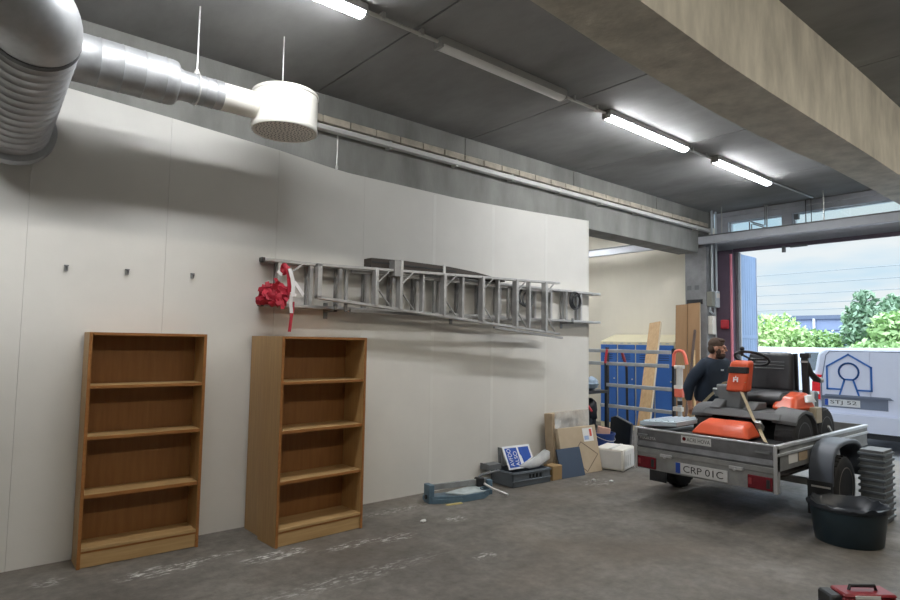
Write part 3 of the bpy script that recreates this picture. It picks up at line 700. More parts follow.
r_.build('white_tail', M['tapeW'], t)

# ================================================================== THINGS ALONG THE WALL FOOT
# tile cutter
t = thing('tile_cutter', 'blue grey hand tile cutter lying on the floor by the wall', 'tile cutter', (3.785, 4.765, 0), math.atan2(-.13, .75))
def P(name, mb, m, parent=None, bev=.004): return mb.build(name, m, parent or t, local=True, bevel=bev, seg=1)
P('base', MB().prism([(0, -.06), (.10, -.10), (.34, -.15), (.66, -.12), (.80, -.02), (.80, .16), (0, .16)], .045), M['cutter'])
P('base_rim', MB().bar((0, -.055, .055), (.34, -.145, .055), .012, .03).bar((.34, -.145, .055), (.66, -.115, .055), .012, .03).bar((.66, -.115, .055), (.8, -.02, .05), .012, .03), M['cutter'])
P('upright', MB().box(-.03, .035, -.05, .08, 0, .18), M['cutter']); P('knob', MB().lathe([(.022, -.05), (.022, -.03), (.012, -.03)], (0, .01, .06), 'x', 14), M['blackpl'])
P('upright', MB().box(.80, .86, 0, .13, 0, .15), M['cutter'])
P('rail', MB().box(0, .84, .05, .075, .105, .165), M['galv_dull'])
P('plate', MB().hexa([(.20, .0, .07), (.38, -.125, .06), (.72, -.08, .06), (.66, .1, .085), (.20, .0, .084), (.38, -.125, .074), (.72, -.08, .074), (.66, .1, .10)]), M['cutter_plate'])
P('carriage', MB().box(.66, .76, .02, .1, .09, .18), M['blackpl'], bev=.01)
P('lever', MB().tube([(.70, .06, .12), (.70, .06, .18), (.74, .07, .2), (.86, .10, .2), (1.0, .15, .2), (1.08, .17, .2)], .014, 10), M['greypl'], bev=0)
P('handle_rod', MB().tube([(.72, -.02, .13), (.80, -.09, .08), (.93, -.19, .03)], .013, 10).lathe([(.016, 0), (.016, .02)], (.93, -.19, .018), n=10), M['rod'], bev=0)
P('guide_ring', MB().torus((.72, -.055, .085), .06, .006), M['cutter'], bev=0)
tag(MB().hexa([(3.86, 4.575, 0), (4.03, 4.545, 0), (4.03, 4.568, 0), (3.86, 4.598, 0), (3.86, 4.575, .012), (4.03, 4.545, .012), (4.03, 4.568, .012), (3.86, 4.598, .012)]).build('offcut', M['yellow'], loc=(3.94, 4.6, 0)), 'thin yellowish strip lying before the tile cutter', 'strip')

t.scale = (.88, .92, 1.0)
# crate with sign and bag
t = thing('crate', 'low grey plastic crate with slotted sides holding a blue sign', 'crate', (4.874, 4.667, 0), math.atan2(-.03, .6))
W_, D_, H_ = .61, .39, .165
P('base', MB().box(.02, W_-.02, .02, D_-.02, 0, .012), M['crate'], t)
sd = MB(); sd.box(.01, W_-.01, .01, .025, .005, .075); sd.box(.01, W_-.01, D_-.025, D_-.01, .005, H_); sd.box(.01, .025, .01, D_-.01, .005, H_); sd.box(W_-.025, W_-.01, .01, D_-.01, .005, H_)
sd.box(.01, W_-.01, .01, .025, .125, H_); sd.box(.01, .26, .01, .025, .07, .13); sd.box(.48, W_-.01, .01, .025, .07, .13)
for k in range(4): sd.box(.29+k*.055, .31+k*.055, .01, .025, .07, .13)
P('wall', sd, M['crate'], t, .003)
P('rim', MB().box(0, W_, 0, .02, .14, .155).box(0, W_, D_-.02, D_, .14, .155).box(0, .02, 0, D_, .14, .155).box(W_-.02, W_, 0, D_, .14, .155).box(0, W_, .0, .02, .06, .072), M['crate'], t, .002)
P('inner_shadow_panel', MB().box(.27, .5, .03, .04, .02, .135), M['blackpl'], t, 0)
tag(MB().box(4.79, 4.985, 4.96, 5.09, .158, .215).box(4.775, 4.79, 4.96, 5.09, .158, .225).build('plastic_tray', M['greypl'], loc=(4.9, 5.03, .13)), 'dark grey plastic tray wedged behind the crate at its left', 'tray')
t = thing('street_sign', 'blue and white metal sign leaning in the grey crate', 'sign', (5.05, 4.93, .14))
Ts = frame((5.05, 4.90, .14), (.44, -.01, -.005), (0, .13, .245))
W_, H_ = .445, .275
def panel(name, m, x0, x1, y0, y1, z, th=.002, parent=t, T=Ts, out=None):
    return MB().prism(out or [(x0, y0), (x1, y0), (x1, y1), (x0, y1)], th, T @ Matrix.Translation((0, 0, z))).build(name, m, parent)
panel('sheet', M['signwhite'], 0, W_, 0, H_, 0, .004)
panel('blue_field', M['signblue'], .025, .215, .02, H_-.025, .005)
panel('blue_field', M['signblue'], 0, 0, 0, 0, .005, out=[(.245, H_-.025), (W_-.03, H_-.025), (W_-.03, .115), (.27, .055), (.262, .14), (.245, .17)])
def rotT(x, y): return Ts @ Matrix.Translation((x, y, .008)) @ Matrix.Rotation(PI/2, 4, 'Z')
text('lettering', 'AVFDO', rotT(.105, .035), .205, .06, M['signwhite'], t)
text('lettering', 'ALSO', rotT(.195, .03), .175, .06, M['signwhite'], t)
MB().hexa([(5.03, 5.0, .17), (5.07, 4.985, .17), (5.07, 5.03, .17), (5.03, 5.05, .17), (5.03, 5.03, .38), (5.06, 5.03, .37), (5.06, 5.06, .37), (5.03, 5.07, .38)]).build('rear_bracket', M['greypl'], t)
b = MB(); b.tube([(5.16, 4.83, .185), (5.27, 4.80, .20), (5.38, 4.79, .215), (5.48, 4.79, .245), (5.57, 4.80, .28), (5.62, 4.81, .29)], [.015, .05, .06, .065, .06, .03], 14)
for v in b.v:
    q = noise.noise(v*14)*.022; v.x += q; v.y += noise.noise(v*11+V(3, 1, 2))*.015; v.z += noise.noise(v*13+V(9, 4, 1))*.02
tag(b.build('plastic_bag', M['bag'], loc=(5.3, 4.8, .15)), 'crumpled cloudy plastic bag lying on the grey crate', 'bag')
# cartons and panels
tag(MB().box(5.53, 5.70, 4.66, 4.80, 0, .165).box(5.535, 5.695, 4.656, 4.66, .005, .16).build('carton', M['card3'], loc=(5.6, 4.7, 0), bevel=.003, seg=1), 'small tan carton between the grey crate and the navy panel', 'box')
t = thing('flat_package', 'tall flat cardboard package with plastic wrapped top against the wall end', 'box', (5.9, 4.88, 0))
Tt = frame((5.80, 4.86, 0), (.75, .02, 0), (0, .045, .735))
MB().box(0, .74, 0, .735, -.125, 0, Tt).build('carton', M['card'], t, bevel=.006)
MB().box(.02, .72, .0, .60, 0, .012, Tt).build('inner_sheet', M['card2'], t)
pw_ = MB(); n = 22
vs = []; 
for i in range(n+1):
    for j in range(9):
        u, v_ = i/n*.70+.03, .50+j/8*.25
        vs.append(Tt @ Vector((u, v_, .012+.014*noise.noise(Vector((u*14, v_*14, 1)))+.010)))
pw_.add(vs, [(i*9+j, i*9+j+1, (i+1)*9+j+1, (i+1)*9+j) for i in range(n) for j in range(8)], True); pw_.build('plastic_wrap', M['film'], t)
MB().box(.04, .15, .50, .66, .011, .0135, Tt).build('label', M['paper'], t)
MB().box(.16, .52, .56, .66, .0115, .0135, Tt).build('grey_print', M['printline'], t)
t = thing('flat_package', 'flat cardboard package with white label and printed diamond, leaning in front', 'box', (5.85, 4.70, 0))
Tt = frame((5.80, 4.70, 0), (.70, -.04, 0), (0, .125, .56))
MB().box(0, .70, 0, .575, -.05, 0, Tt).build('carton', M['card2'], t, bevel=.005)
def pan(name, m, x0, x1, y0, y1, z, th=.0015, out=None): return MB().prism(out or [(x0, y0), (x1, y0), (x1, y1), (x0, y1)], th, Tt @ Matrix.Translation((0, 0, z))).build(name, m, t)
lb_ = pan('label', M['paper'], .44, .63, .38, .545, .0005); pan('red_mark', M['redprint'], .565, .605, .44, .53, .003); pan('blue_mark', M['bluelight'], .46, .54, .40, .45, .003)
dm = MB(); pts = [(.38, .385), (.66, .21), (.42, .02), (.16, .20)]
for p, q in zip(pts, pts[1:]+pts[:1]): dm.bar(Tt @ V(*p, .001), Tt @ V(*q, .001), .009, .002, Tt.to_3x3() @ V(0, 0, 1))
dm.build('printed_diamond', M['printline'], t)
Tt = frame((5.70, 4.655, 0), (.41, -.03, 0), (-.02, .10, .33))
tag(MB().box(0, .405, 0, .345, -.022, 0, Tt).build('shelf_board', M['navy'], loc=(5.9, 4.65, 0), bevel=.004), 'dark navy board leaning before the cardboard packages', 'board')
t = thing('white_box', 'white boxy appliance wrapped in film on the floor beside the packages', 'appliance', (6.625, 4.435, 0), math.atan2(.127, .44))
P('body', MB().box(0, .44, 0, .37, .008, .275), M['whitemetal'], t, .012); P('side_panel', MB().box(-.006, 0, .03, .34, .03, .25), M['cabletray'], t, .004)
P('front_panel', MB().box(.03, .41, -.008, 0, .03, .255), M['paper'], t, .004); P('vent', MB().box(.06, .1, -.012, -.007, .06, .2).box(.14, .18, -.012, -.007, .06, .2).box(.24, .27, -.012, -.007, .06, .2), M['cabletray'], t, 0)
P('band', MB().box(-.003, .443, .15, .19, .274, .279), M['cabletray'], t, 0); P('foot', MB().box(.02, .06, .02, .06, 0, .01).box(.38, .42, .02, .06, 0, .01).box(.02, .06, .31, .35, 0, .01).box(.38, .42, .31, .35, 0, .01), M['blackpl'], t, 0)

# behind the wall end
t = thing('bucket', 'blue plastic bucket behind the white boxy appliance', 'bucket', (7.4, 5.30, 0))
MB().lathe([(.0, .01), (.125, 0), (.168, .30), (.178, .30), (.178, .325), (.16, .325), (.15, .28), (.118, .02), (0, .02)], (7.4, 5.30, 0), n=32).build('body', M['bucket'], t)
MB().tube([(7.4+.172*math.cos(a), 5.30+.172*math.sin(a)*1, .29-.07*math.sin(max(0, (a-PI)))) for a in [PI+PI*k/12 for k in range(13)]], .005, 6).build('handle', M['rod'], t)
tag(MB().box(-.09, .09, -.05, .05, -.11, .06, Matrix.Translation((7.40, 5.29, .34)) @ Matrix.Rotation(-.9, 4, 'Z') @ Matrix.Rotation(.2, 4, 'Y')).build('foam_block', M['pink'], loc=(7.4, 5.29, .25), bevel=.008), 'pale pink block sticking out of the blue bucket', 'block')
t = thing('flat_screen', 'dark flat panel standing on the floor before the lockers', 'panel', (7.9, 5.35, 0))
Tt = frame((7.95, 5.56, 0), (-.10, -.43, 0), (.06, 0, .5))
MB().prism([(0, 0), (.43, 0), (.43, .42), (.10, .50), (0, .47)], .04, Tt).build('panel', M['blackbag'], t); MB().bar(Tt @ V(.43, .425, .02), Tt @ V(.10, .505, .02), .05, .012).bar(Tt @ V(.10, .505, .02), Tt @ V(0, .475, .02), .05, .012).bar(Tt @ V(.43, 0, .02), Tt @ V(.43, .42, .02), .05, .008).build('edge', M['greypl'], t)
b = MB(); b.ell((7.55, 5.74, .36), (.20, .15, .36), 18, 12, jit=.25, seed=4); b.ell((7.58, 5.66, .60), (.12, .1, .18), 14, 10, jit=.3, seed=6)
for v in b.v: v.z = max(v.z, 0)
tag(b.build('sack', M['blackbag'], loc=(7.45, 5.7, 0)), 'black sack heaped behind the wall end', 'sack')
t = thing('work_table', 'low dark table behind the wall end carrying a cloth bundle', 'table', (7.5, 5.95, 0))
MB().box(7.18, 7.84, 5.50, 6.2, .86, .90).build('tabletop', M['blackpl'], t)
for x in (7.21, 7.81):
    for y in (5.53, 6.17): MB().box(x-.02, x+.02, y-.02, y+.02, 0, .86).build('leg', M['blackpl'], t)
tag(MB().ell((7.55, 5.66, 1.0), (.16, .13, .10), 20, 12, jit=.35, seed=11, freq=4).build('cloth_bundle', M['cloth'], loc=(7.55, 5.66, .9)), 'pale blue crumpled cloth heaped on the dark table by the wall end', 'cloth')
tag(MB().tube([(7.08, 5.38, .012), (7.12, 5.42, .5), (7.16, 5.47, .98)], .014, 8).build('metal_rod', M['rod'], loc=(7.08, 5.38, 0)), 'thin grey rod leaning just behind the wall end', 'rod')
tag(MB().tube([(7.3, 5.42, .62), (7.33, 5.52, .70), (7.38, 5.56, .80)], .016, 8).tube([(7.38, 5.56, .80), (7.45, 5.62, .87)], .012, 8).build('pruning_shears', M['redgrip'], loc=(7.3, 5.42, .62)), 'red handled cutters resting on the black sack', 'tool')

# lockers
XL = 9.98
t = thing('locker', 'blue four door locker unit with cream sloping top', 'locker', (XL, 5.6, 0))
b = MB(); b.box(XL+.015, XL+.5, 5.628, 7.208, .0, 1.60)
b.build('carcass', M['lockcream'], t)
b = MB(); pr = [(0, 1.60), (0, 1.655), (.5, 1.80), (.5, 1.60)]
b.prism(pr, 1.58, Matrix(((1, 0, 0, XL), (0, 0, 1, 5.628), (0, 1, 0, 0), (0, 0, 0, 1)))).build('sloping_top', M['lockcream'], t)
for k in range(4):
    y0 = 5.628+k*.395
    d = MB().box(XL-.012, XL+.016, y0+.018, y0+.377, .10, 1.597).build('door', M['lockblue'], t, bevel=.004)
    v = MB()
    for q in range(3): v.box(XL-.016, XL-.011, y0+.1, y0+.3, 1.40-q*.04, 1.41-q*.04)
    v.build('vent', M['blackpl'], d); MB().lathe([(.015, -.03), (.015, -.012)], (XL, y0+.06, .95), 'x', 12).build('lock', M['rod'], d)
    for q in (.10, .26): MB().box(XL-.004, XL+.0, y0+q, y0+q+.07, 1.618, 1.632).build('number_tag', M['rackbar'], t)
# tubular rack
t = thing('pipe_rack', 'grey rack of horizontal bars standing before the blue lockers', 'rack', (8.2, 5.3, 0))
for y in (5.80, 4.645): MB().box(8.19, 8.24, y-.018, y+.018, 0, 1.55).build('upright', M['blackpl'], t)
for y in (5.80, 4.645): MB().box(7.98, 8.45, y-.02, y+.02, 0, .035).build('foot', M['blackpl'], t)
for z, y1, y0 in ((1.495, 6.6, 4.665), (1.293, 6.6, 4.70), (.955, 5.80, 4.66), (.625, 5.90, 4.66)): MB().box(8.16, 8.19, y0, y1, z-.028, z+.028).build('bar', M['rackbar'], t, bevel=.006)
MB().box(8.19, 8.215, 6.5, 6.56, 0, 1.55).build('upright', M['blackpl'], t)
t = thing('fork_handle', 'black pole with bright red grip hooked on the grey rack', 'tool', (8.13, 5.77, 0))
MB().tube([(8.13, 5.77, 0), (8.13, 5.78, 1.30)], .014, 8).build('shaft', M['blackpl'], t); MB().tube([(8.13, 5.78, 1.30), (8.13, 5.745, 1.52)], .020, 10).build('grip', M['redgrip'], t)
t = thing('fork_handle', 'black pole with dull maroon grip inside the grey rack', 'tool', (8.3, 5.5, 0))
MB().tube([(8.3, 5.48, 0), (8.3, 5.50, 1.25)], .02, 8).build('shaft', M['blackpl'], t); MB().tube([(8.3, 5.50, 1.25), (8.3, 5.58, 1.47)], .024, 10).build('grip', M['redcase'], t)
# orange handled tool
t = thing('garden_tool', 'white tube tool with a U shaped orange handle at the right of the rack', 'tool', (8.12, 4.500, 0))
MB().tube([(8.12, 4.595, 1.30), (8.12, 4.585, 1.47), (8.12, 4.555, 1.515), (8.12, 4.500, 1.525), (8.12, 4.450, 1.515), (8.12, 4.420, 1.46), (8.12, 4.390, 1.33)], .024, 12).build('handle', M['orange2'], t)
MB().tube([(8.12, 4.500, .04), (8.12, 4.505, .98)], .032, 14).build('shaft', M['boxlight'], t); MB().tube([(8.12, 4.505, .98), (8.12, 4.500, 1.31)], .045, 14).build('housing', M['cabletray'], t)
MB().box(8.08, 8.16, 4.440, 4.570, 1.265, 1.315).build('collar', M['whitemetal'], t, bevel=.01); MB().box(8.07, 8.15, 4.445, 4.565, .86, .99).build('orange_label', M['orange2'], t, bevel=.01)
MB().box(8.07, 8.16, 4.450, 4.565, .98, 1.03).build('collar', M['whitemetal'], t); MB().tube([(8.12, 4.502, .75), (8.12, 4.502, .81)], .035, 14).build('band', M['blackpl'], t); MB().box(8.08, 8.15, 4.460, 4.590, .66, .72).build('bracket', M['whitemetal'], t)
MB().lathe([(.045, 0), (.045, .04), (.03, .06)], (8.12, 4.500, 0), n=16).build('foot', M['blackpl'], t)

# planks
def plank(label, p, q, wid, th, m, me, nm='plank', n=(-1, 0, .3)):
    p, q = Vector(p), Vector(q); d = (q-p).normalized(); wv = Vector((0, -1, 0)); wv = (wv-d*wv.dot(d)).normalized(); nn = d.cross(wv)
    if nn.x > 0: nn = -nn
    t = thing(nm, label, 'plank', tuple(p))
    a = wv*(wid/2)
    MB().hexa([p-a, p+a, p+a-nn*th, p-a-nn*th, q-a, q+a, q+a-nn*th, q-a-nn*th]).build('board', m, t)
    e = a.normalized()*.002
    MB().hexa([p+a, p+a+e, p+a+e-nn*th, p+a-nn*th, q+a, q+a+e, q+a+e-nn*th, q+a-nn*th]).build('edge', me, t)
    return t
plank('long pale wooden plank leaning before the blue lockers', (8.05, 5.11, 0), (9.3, 5.60, 1.99), .20, .05, M['ply'], M['ply_edge'])
plank('left brown board of the pair leaning on the concrete column', (9.72, 5.395, 0), (10.03, 5.515, 2.325), .215, .02, M['brownboard'], M['brownboard'], 'board')
plank('right brown board of the pair leaning on the concrete column', (9.70, 5.14, 0), (10.03, 5.285, 2.345), .22, .022, M['brownboard'], M['ply_edge'], 'board')
tag(MB().bar((8.45, 4.66, 0), (9.88, 5.19, 1.86), .035, .05).build('dark_pole', M['pole'], loc=(8.45, 4.66, 0)), 'dark brown pole leaning left of the bearded man', 'pole')
tag(MB().tube([(9.1, 4.80, 0), (9.83, 5.18, 1.52)], .016, 8).build('broom_stick', M['stick'], loc=(9.1, 4.8, 0)), 'thin pale stick leaning beside the dark brown pole', 'stick')

# ================================================================== TRAILER
XR = 5.5; YL, YR = 3.545, 2.165; XE = 7.9; ZB0, ZT0 = .355, .757
t = trailer = thing('trailer', 'galvanised car trailer parked inside the doorway, loaded with a ride-on mower', 'trailer', (6.6, 2.85, 0))
tg = MB()
pr = [(XR, .565), (XR-.012, .585), (XR+.01, .63), (XR, .655), (XR, ZT0-.008), (XR+.02, ZT0-.008), (XR+.02, .565)]
tg.prism([(a, c) for a, c in pr], YL-YR-.05, Matrix(((1, 0, 0, 0), (0, 0, 1, YR+.025), (0, 1, 0, 0), (0, 0, 0, 1))))
tail = tg.build('tailgate', M['galv_dark'], t)
MB().box(XR-.008, XR+.026, YR+.02, YL-.02, ZT0-.012, ZT0+.004).build('top_rail', M['galv_rail'], tail, bevel=.004)
MB().box(XR, XR+.03, YR+.02, YL-.02, ZB0, .535).box(XR-.012, XR+.0, YR+.02, YL-.02, .515, .565).build('rear_bumper', M['galv_dull'], t, bevel=.004)
for y in (YR, YL-.03): MB().box(XR-.014, XR+.05, y, y+.03, ZB0-.006, ZT0).build('corner_post', M['galv_rail'], t, bevel=.003)
for y0, y1 in ((YR, YR+.02), (YL-.02, YL)):
    s_ = MB().box(XR, XE, y0, y1, .535, ZT0-.01).build('side_panel', M['galv_dull'], t)
    MB().box(XR, XE, y0-.012, y1+.012, ZT0-.03, ZT0+.003).build('top_rail', M['galv_rail'], s_, bevel=.006)
    MB().box(XR, XE, y0-.014, y1+.006, .665, .69).build('side_rib', M['galv_rail'], s_, bevel=.004)
MB().box(XE-.02, XE, YR, YL, .555, ZT0).build('front_panel', M['galv_dull'], t)
MB().box(XR+.01, XE, YR+.06, YL-.06, .45, .47).build('bed', M['darkwood'], t)
MB().box(XR+.02, XE, YR+.40, YR+.45, .40, .45).box(XR+.02, XE, YL-.45, YL-.40, .40, .45).box(6.5, 6.56, YR-.1, YL+.1, .27, .33).build('chassis', M['galv_dull'], t)
MB().bar((XE, 2.4, .42), (9.0, 2.85, .42), .05, .07).bar((XE, 3.3, .42), (9.0, 2.85, .42), .05, .07).bar((8.95, 2.85, .43), (9.35, 2.85, .43), .06, .06).build('drawbar', M['galv_dull'], t)
MB().tube([(9.0, 2.75, .6), (9.0, 2.75, .12)], .022, 10).lathe([(.1, -.03), (.11, 0), (.1, .03)], (9.0, 2.75, .11), 'y', 18).build('jockey_wheel', M['blackpl'], t)
for (y0, y1), nm in (((3.305, 3.51), 'lamp'), ((2.205, 2.415), 'lamp')):
    lp = MB().box(XR-.014, XR+.0, y0, y1, .365, .48).build('tail_lamp', M['lampdark'], t, bevel=.006)
    MB().box(XR-.017, XR-.013, y0+(.02 if nm else 0), y0+.05, .385, .46).build('reflector', M['blackpl'], lp); MB().box(XR-.018, XR-.013, y1-.035, y1-.01, .40, .455).build('reflector', M['redcase'], lp)
pl = MB().box(XR-.012, XR-.006, 2.59, 3.095, .372, .475).build('number_plate', M['plate'], t, bevel=.003)
MB().box(XR-.0135, XR-.0115, 3.045, 3.093, .374, .473).build('blue_band', M['plateblue'], pl)
Tp = frame((XR-.013, 3.015, .393), (0, -1, 0), (0, 0, 1))
text('plate_number', 'CRP 01C', Tp, .385, .062, M['ink'], pl, .0005)
st = MB().box(XR-.004, XR-.0, 2.745, 3.04, .668, .738).build('sticker', M['plate'], t)
text('sticker_lettering', 'ACRI HOVA', frame((XR-.0045, 2.982, .685), (0, -1, 0), (0, 0, 1)), .228, .036, M['ink'], st, .0005)
MB().lathe([(.018, -.006), (.018, -.004)], (XR, 3.008, .706), 'x', 16).build('sticker_mark', M['lampdark'], st)
text('maker_lettering', 'FOGELSTA', frame((XR-.006, 3.48, .652), (0, -1, 0), (0, 0, 1)), .17, .026, M['plate'], t, .0005)
for y in (2.52, 3.2): MB().box(XR-.03, XR-.005, y-.07, y+.05, .505, .53).lathe([(.012, -.04), (.012, -.01)], (XR, y, .505), 'x', 10).build('latch', M['galv_rail'], t)
for y in (2.25, 3.42): MB().box(XR-.02, XR+.0, y-.03, y+.09, .675, .70).build('hinge', M['greypl'], t)
for x, y, mk in ((5.72, YR-.003, 'paper'), (5.95, YR-.003, 'card')): MB().box(x, x+.2, y-.002, y, .58, .66).build('sticker', M[mk], t)
def wheel(parent, c, r, wd, rim, tread=True, name='wheel', spokes=8, out=-1):
    x, y, z = c; h = wd/2
    pr = [(r*.62, -h), (r*.80, -h), (r*.93, -h*.95), (r*.985, -h*.75), (r, -h*.3), (r, h*.3), (r*.985, h*.75), (r*.93, h*.95), (r*.80, h), (r*.62, h)]
    tm = MB().lathe(pr, c, 'y', 36)
    if tread:
        for k in range(28):
            a = 2*PI*k/28; T = Matrix.Translation(c) @ Matrix.Rotation(-a, 4, 'Y')
            tm.box(r*.985, r*1.012, -h*.8, -h*.1, -r*.05, r*.05, T); tm.box(r*.985, r*1.012, h*.1, h*.8, -r*.02, r*.08, T)
    wh = tm.build(name, M['dark'], parent)
    d = MB(); o_ = out*h
    d.lathe([(0, o_*.55), (r*.2, o_*.55), (r*.24, o_*.4), (r*.50, o_*.5), (r*.56, o_*.75), (r*.62, o_*1.0), (r*.66, o_*1.02), (r*.66, o_*.9)], c, 'y', 32); d.build('rim', rim, wh)
    d = MB()
    for k in range(spokes):
        a = 2*PI*k/spokes; d.lathe([(r*.055, o_*.50), (r*.055, o_*.56)], (x+r*.40*math.cos(a), y, z+r*.40*math.sin(a)), 'y', 8)
    d.build('rim_holes', M['blackpl'], wh)
    return wh
wheel(t, (6.57, 2.055, .29), .29, .15, M['rim']); wheel(t, (6.57, 3.655, .29), .29, .15, M['rim'], out=1)
def mudguard(yc, inner):
    cx, cz = 6.57, .29; ws = .10
    g = MB(); sec = [(-.44, .10), (-.44, .22), (-.425, .30), (-.39, .37), (-.33, .42), (-.24, .452), (-.12, .466), (0, .47), (.12, .466), (.24, .452), (.33, .42), (.39, .37), (.425, .30), (.44, .22), (.44, .10)]
    vs = []
    for a, c in sec: vs += [(cx+a, yc-ws, cz+c-.02), (cx+a*.93, yc-ws, cz+(c-.03)*.93), (cx+a*.93, yc+ws, cz+(c-.03)*.93), (cx+a, yc+ws, cz+c-.02)]
    fs = [(0, 3, 2, 1)]+[(i*4+k, i*4+(k+1) % 4, (i+1)*4+(k+1) % 4, (i+1)*4+k) for i in range(len(sec)-1) for k in range(4)]+[(len(sec)*4-4, len(sec)*4-3, len(sec)*4-2, len(sec)*4-1)]
    mg = g.add(vs, fs).build('mudguard', M['fender'], t, bevel=.012)
    return mg
mg = mudguard(2.05, 1); mudguard(3.66, -1)
MB().box(6.115, 6.13, 1.95, 2.155, .10, .40).build('mud_flap', M['blackpl'], t); MB().box(6.105, 6.118, 1.965, 2.12, .345, .36).build('flap_strip', M['rod'], t)
MB().box(6.115, 6.13, 3.56, 3.76, .10, .40).build('mud_flap', M['blackpl'], t)
# white ribbed sheet lying across the far side of the bed
wp = thing('plastic_sheet', 'white ribbed plastic sheet lying across the far edge of the trailer', 'sheet', (5.9, 3.4, .76))
A = [V(5.62, 3.57, .762), V(6.22, 3.57, .762), V(6.20, 3.16, .80), V(5.74, 3.22, .775)]; up = V(0, 0, .045)
MB().hexa(A+[p+up for p in A]).build('sheet', M['ridge'], wp, bevel=.004)
for k in range(6):
    f_ = (k+.5)/6; p, q = A[0].lerp(A[3], f_), A[1].lerp(A[2], f_); MB().bar(p+up+V(.02, 0, .004), q+up+V(-.02, 0, .004), .016, .012).build('rib', M['ridge'], wp)

# ================================================================== MOWER
YM = 2.78
t = mower = thing('ride_on_mower', 'orange ride-on front mower strapped down in the trailer', 'mower', (6.6, YM, .47))
# cutting deck
MB().prism([(-.46, 0), (.46, 0), (.46, .30), (.30, .44), (-.30, .44), (-.46, .30)], .20, Matrix(((0, -1, 0, 6.12), (1, 0, 0, YM), (0, 0, 1, .52), (0, 0, 0, 1)))).build('cutting_deck', M['blackpl'], t, bevel=.02)
dc = MB(); o8 = [(5.72, 2.50, .735), (6.02, 2.50, .74), (6.02, 3.08, .74), (5.72, 3.08, .735), (5.80, 2.575, .845), (5.99, 2.575, .885), (5.99, 3.0, .885), (5.80, 3.0, .845)]
dc.hexa(o8); dk = dc.build('deck_cover', M['mowerorange'], t, bevel=.03, seg=3)
for y in (2.36, 3.2): MB().lathe([(.06, -.025), (.07, 0), (.06, .025)], (5.74, y, .545), 'y', 18).build('deck_roller', M['greypl'], t)
MB().bar((6.0, 2.62, .62), (6.5, 2.66, .70), .05, .06).bar((6.0, 2.95, .62), (6.5, 2.9, .70), .05, .06).build('lift_arm', M['greypl'], t)
# chassis
MB().box(6.2, 7.5, 2.56, 3.0, .62, .84).build('chassis', M['blackpl'], t, bevel=.02)
MB().prism([(6.06, .90), (6.12, .97), (6.75, .97), (6.75, .90)], .76, Matrix(((1, 0, 0, 0), (0, 0, 1, 2.36), (0, 1, 0, 0), (0, 0, 0, 1)))).build('footplate', M['mowergrey'], t, bevel=.015)
MB().prism([(6.10, .97), (6.24, 1.05), (6.42, 1.05), (6.42, .97)], .12, Matrix(((1, 0, 0, 0), (0, 0, 1, 2.95), (0, 1, 0, 0), (0, 0, 0, 1)))).build('pedal', M['mowergrey'], t, bevel=.01)
MB().prism([(6.13, .97), (6.24, 1.04), (6.42, 1.04), (6.42, .97)], .12, Matrix(((1, 0, 0, 0), (0, 0, 1, 2.62), (0, 1, 0, 0), (0, 0, 0, 1)))).build('pedal', M['mowergrey'], t, bevel=.01)
# right wheel arch
ar = MB(); secp = [(-.27, .22), (-.22, .275), (-.12, .31), (0, .32), (.16, .29), (.26, .21), (.31, .06)]
vs = []
for a, c in secp: vs += [(6.33+a*.92, 2.22, .68+c), (6.33+a*.92, 2.44, .68+c+.02), (6.33+a*.92, 2.44, .68+c-.02), (6.33+a*.92, 2.22, .68+c-.03)]
ar.add(vs, [(0, 3, 2, 1)]+[(i*4+k, i*4+(k+1) % 4, (i+1)*4+(k+1) % 4, (i+1)*4+k) for i in range(6) for k in range(4)]+[(24, 25, 26, 27)]).build('wheel_arch', M['mowergrey'], t, bevel=.01)
vs2 = [Vector((x, 5.46-y, z)) for x, y, z in vs]
MB().add(vs2, [(0, 3, 2, 1)]+[(i*4+k, i*4+(k+1) % 4, (i+1)*4+(k+1) % 4, (i+1)*4+k) for i in range(6) for k in range(4)]+[(24, 25, 26, 27)]).build('wheel_arch', M['mowergrey'], t, bevel=.01)
for y, o_ in ((2.33, -1), (3.13, 1)):
    wheel(t, (6.31, y, .725), .25, .19, M['mowergrey'], name='front_wheel', out=o_); wheel(t, (7.08, y+.06*(-o_), .725), .25, .19, M['mowergrey'], name='rear_wheel', out=o_)
# steering column and hood
MB().hexa([(6.24, 2.80, .96), (6.44, 2.80, .96), (6.44, 3.02, .96), (6.24, 3.02, .96), (6.28, 2.80, 1.20), (6.40, 2.80, 1.20), (6.40, 3.08, 1.20), (6.28, 3.08, 1.20)]).build('steering_column', M['greypl'], t, bevel=.02)
hd_ = MB().hexa([(6.24, 2.755, 1.135), (6.40, 2.755, 1.135), (6.40, 2.96, 1.135), (6.24, 2.96, 1.135), (6.29, 2.73, 1.44), (6.42, 2.73, 1.46), (6.42, 2.93, 1.46), (6.29, 2.93, 1.44)]).build('steering_hood', M['mowerorange'], t, bevel=.028, seg=3)
MB().hexa([(6.262, 2.745, 1.325), (6.30, 2.735, 1.325), (6.30, 2.945, 1.325), (6.262, 2.945, 1.325), (6.268, 2.74, 1.39), (6.31, 2.735, 1.39), (6.31, 2.938, 1.39), (6.268, 2.938, 1.39)]).build('headlamp_band', M['blackpl'], hd_, bevel=.006)
em = MB(); Te = frame((6.243, 2.875, 1.235), (0, -1, 0), (.15, 0, 1))
for q in ([(0, 0), (.012, 0), (.012, .05), (0, .05)], [(.038, 0), (.05, 0), (.05, .05), (.038, .05)], [(.012, .018), (.038, .018), (.038, .03), (.012, .03)], [(.015, .04), (.025, .065), (.035, .04)]): em.prism(q, .004, Te @ Matrix.Translation((0, 0, .0)))
em.build('emblem', M['signwhite'], hd_)
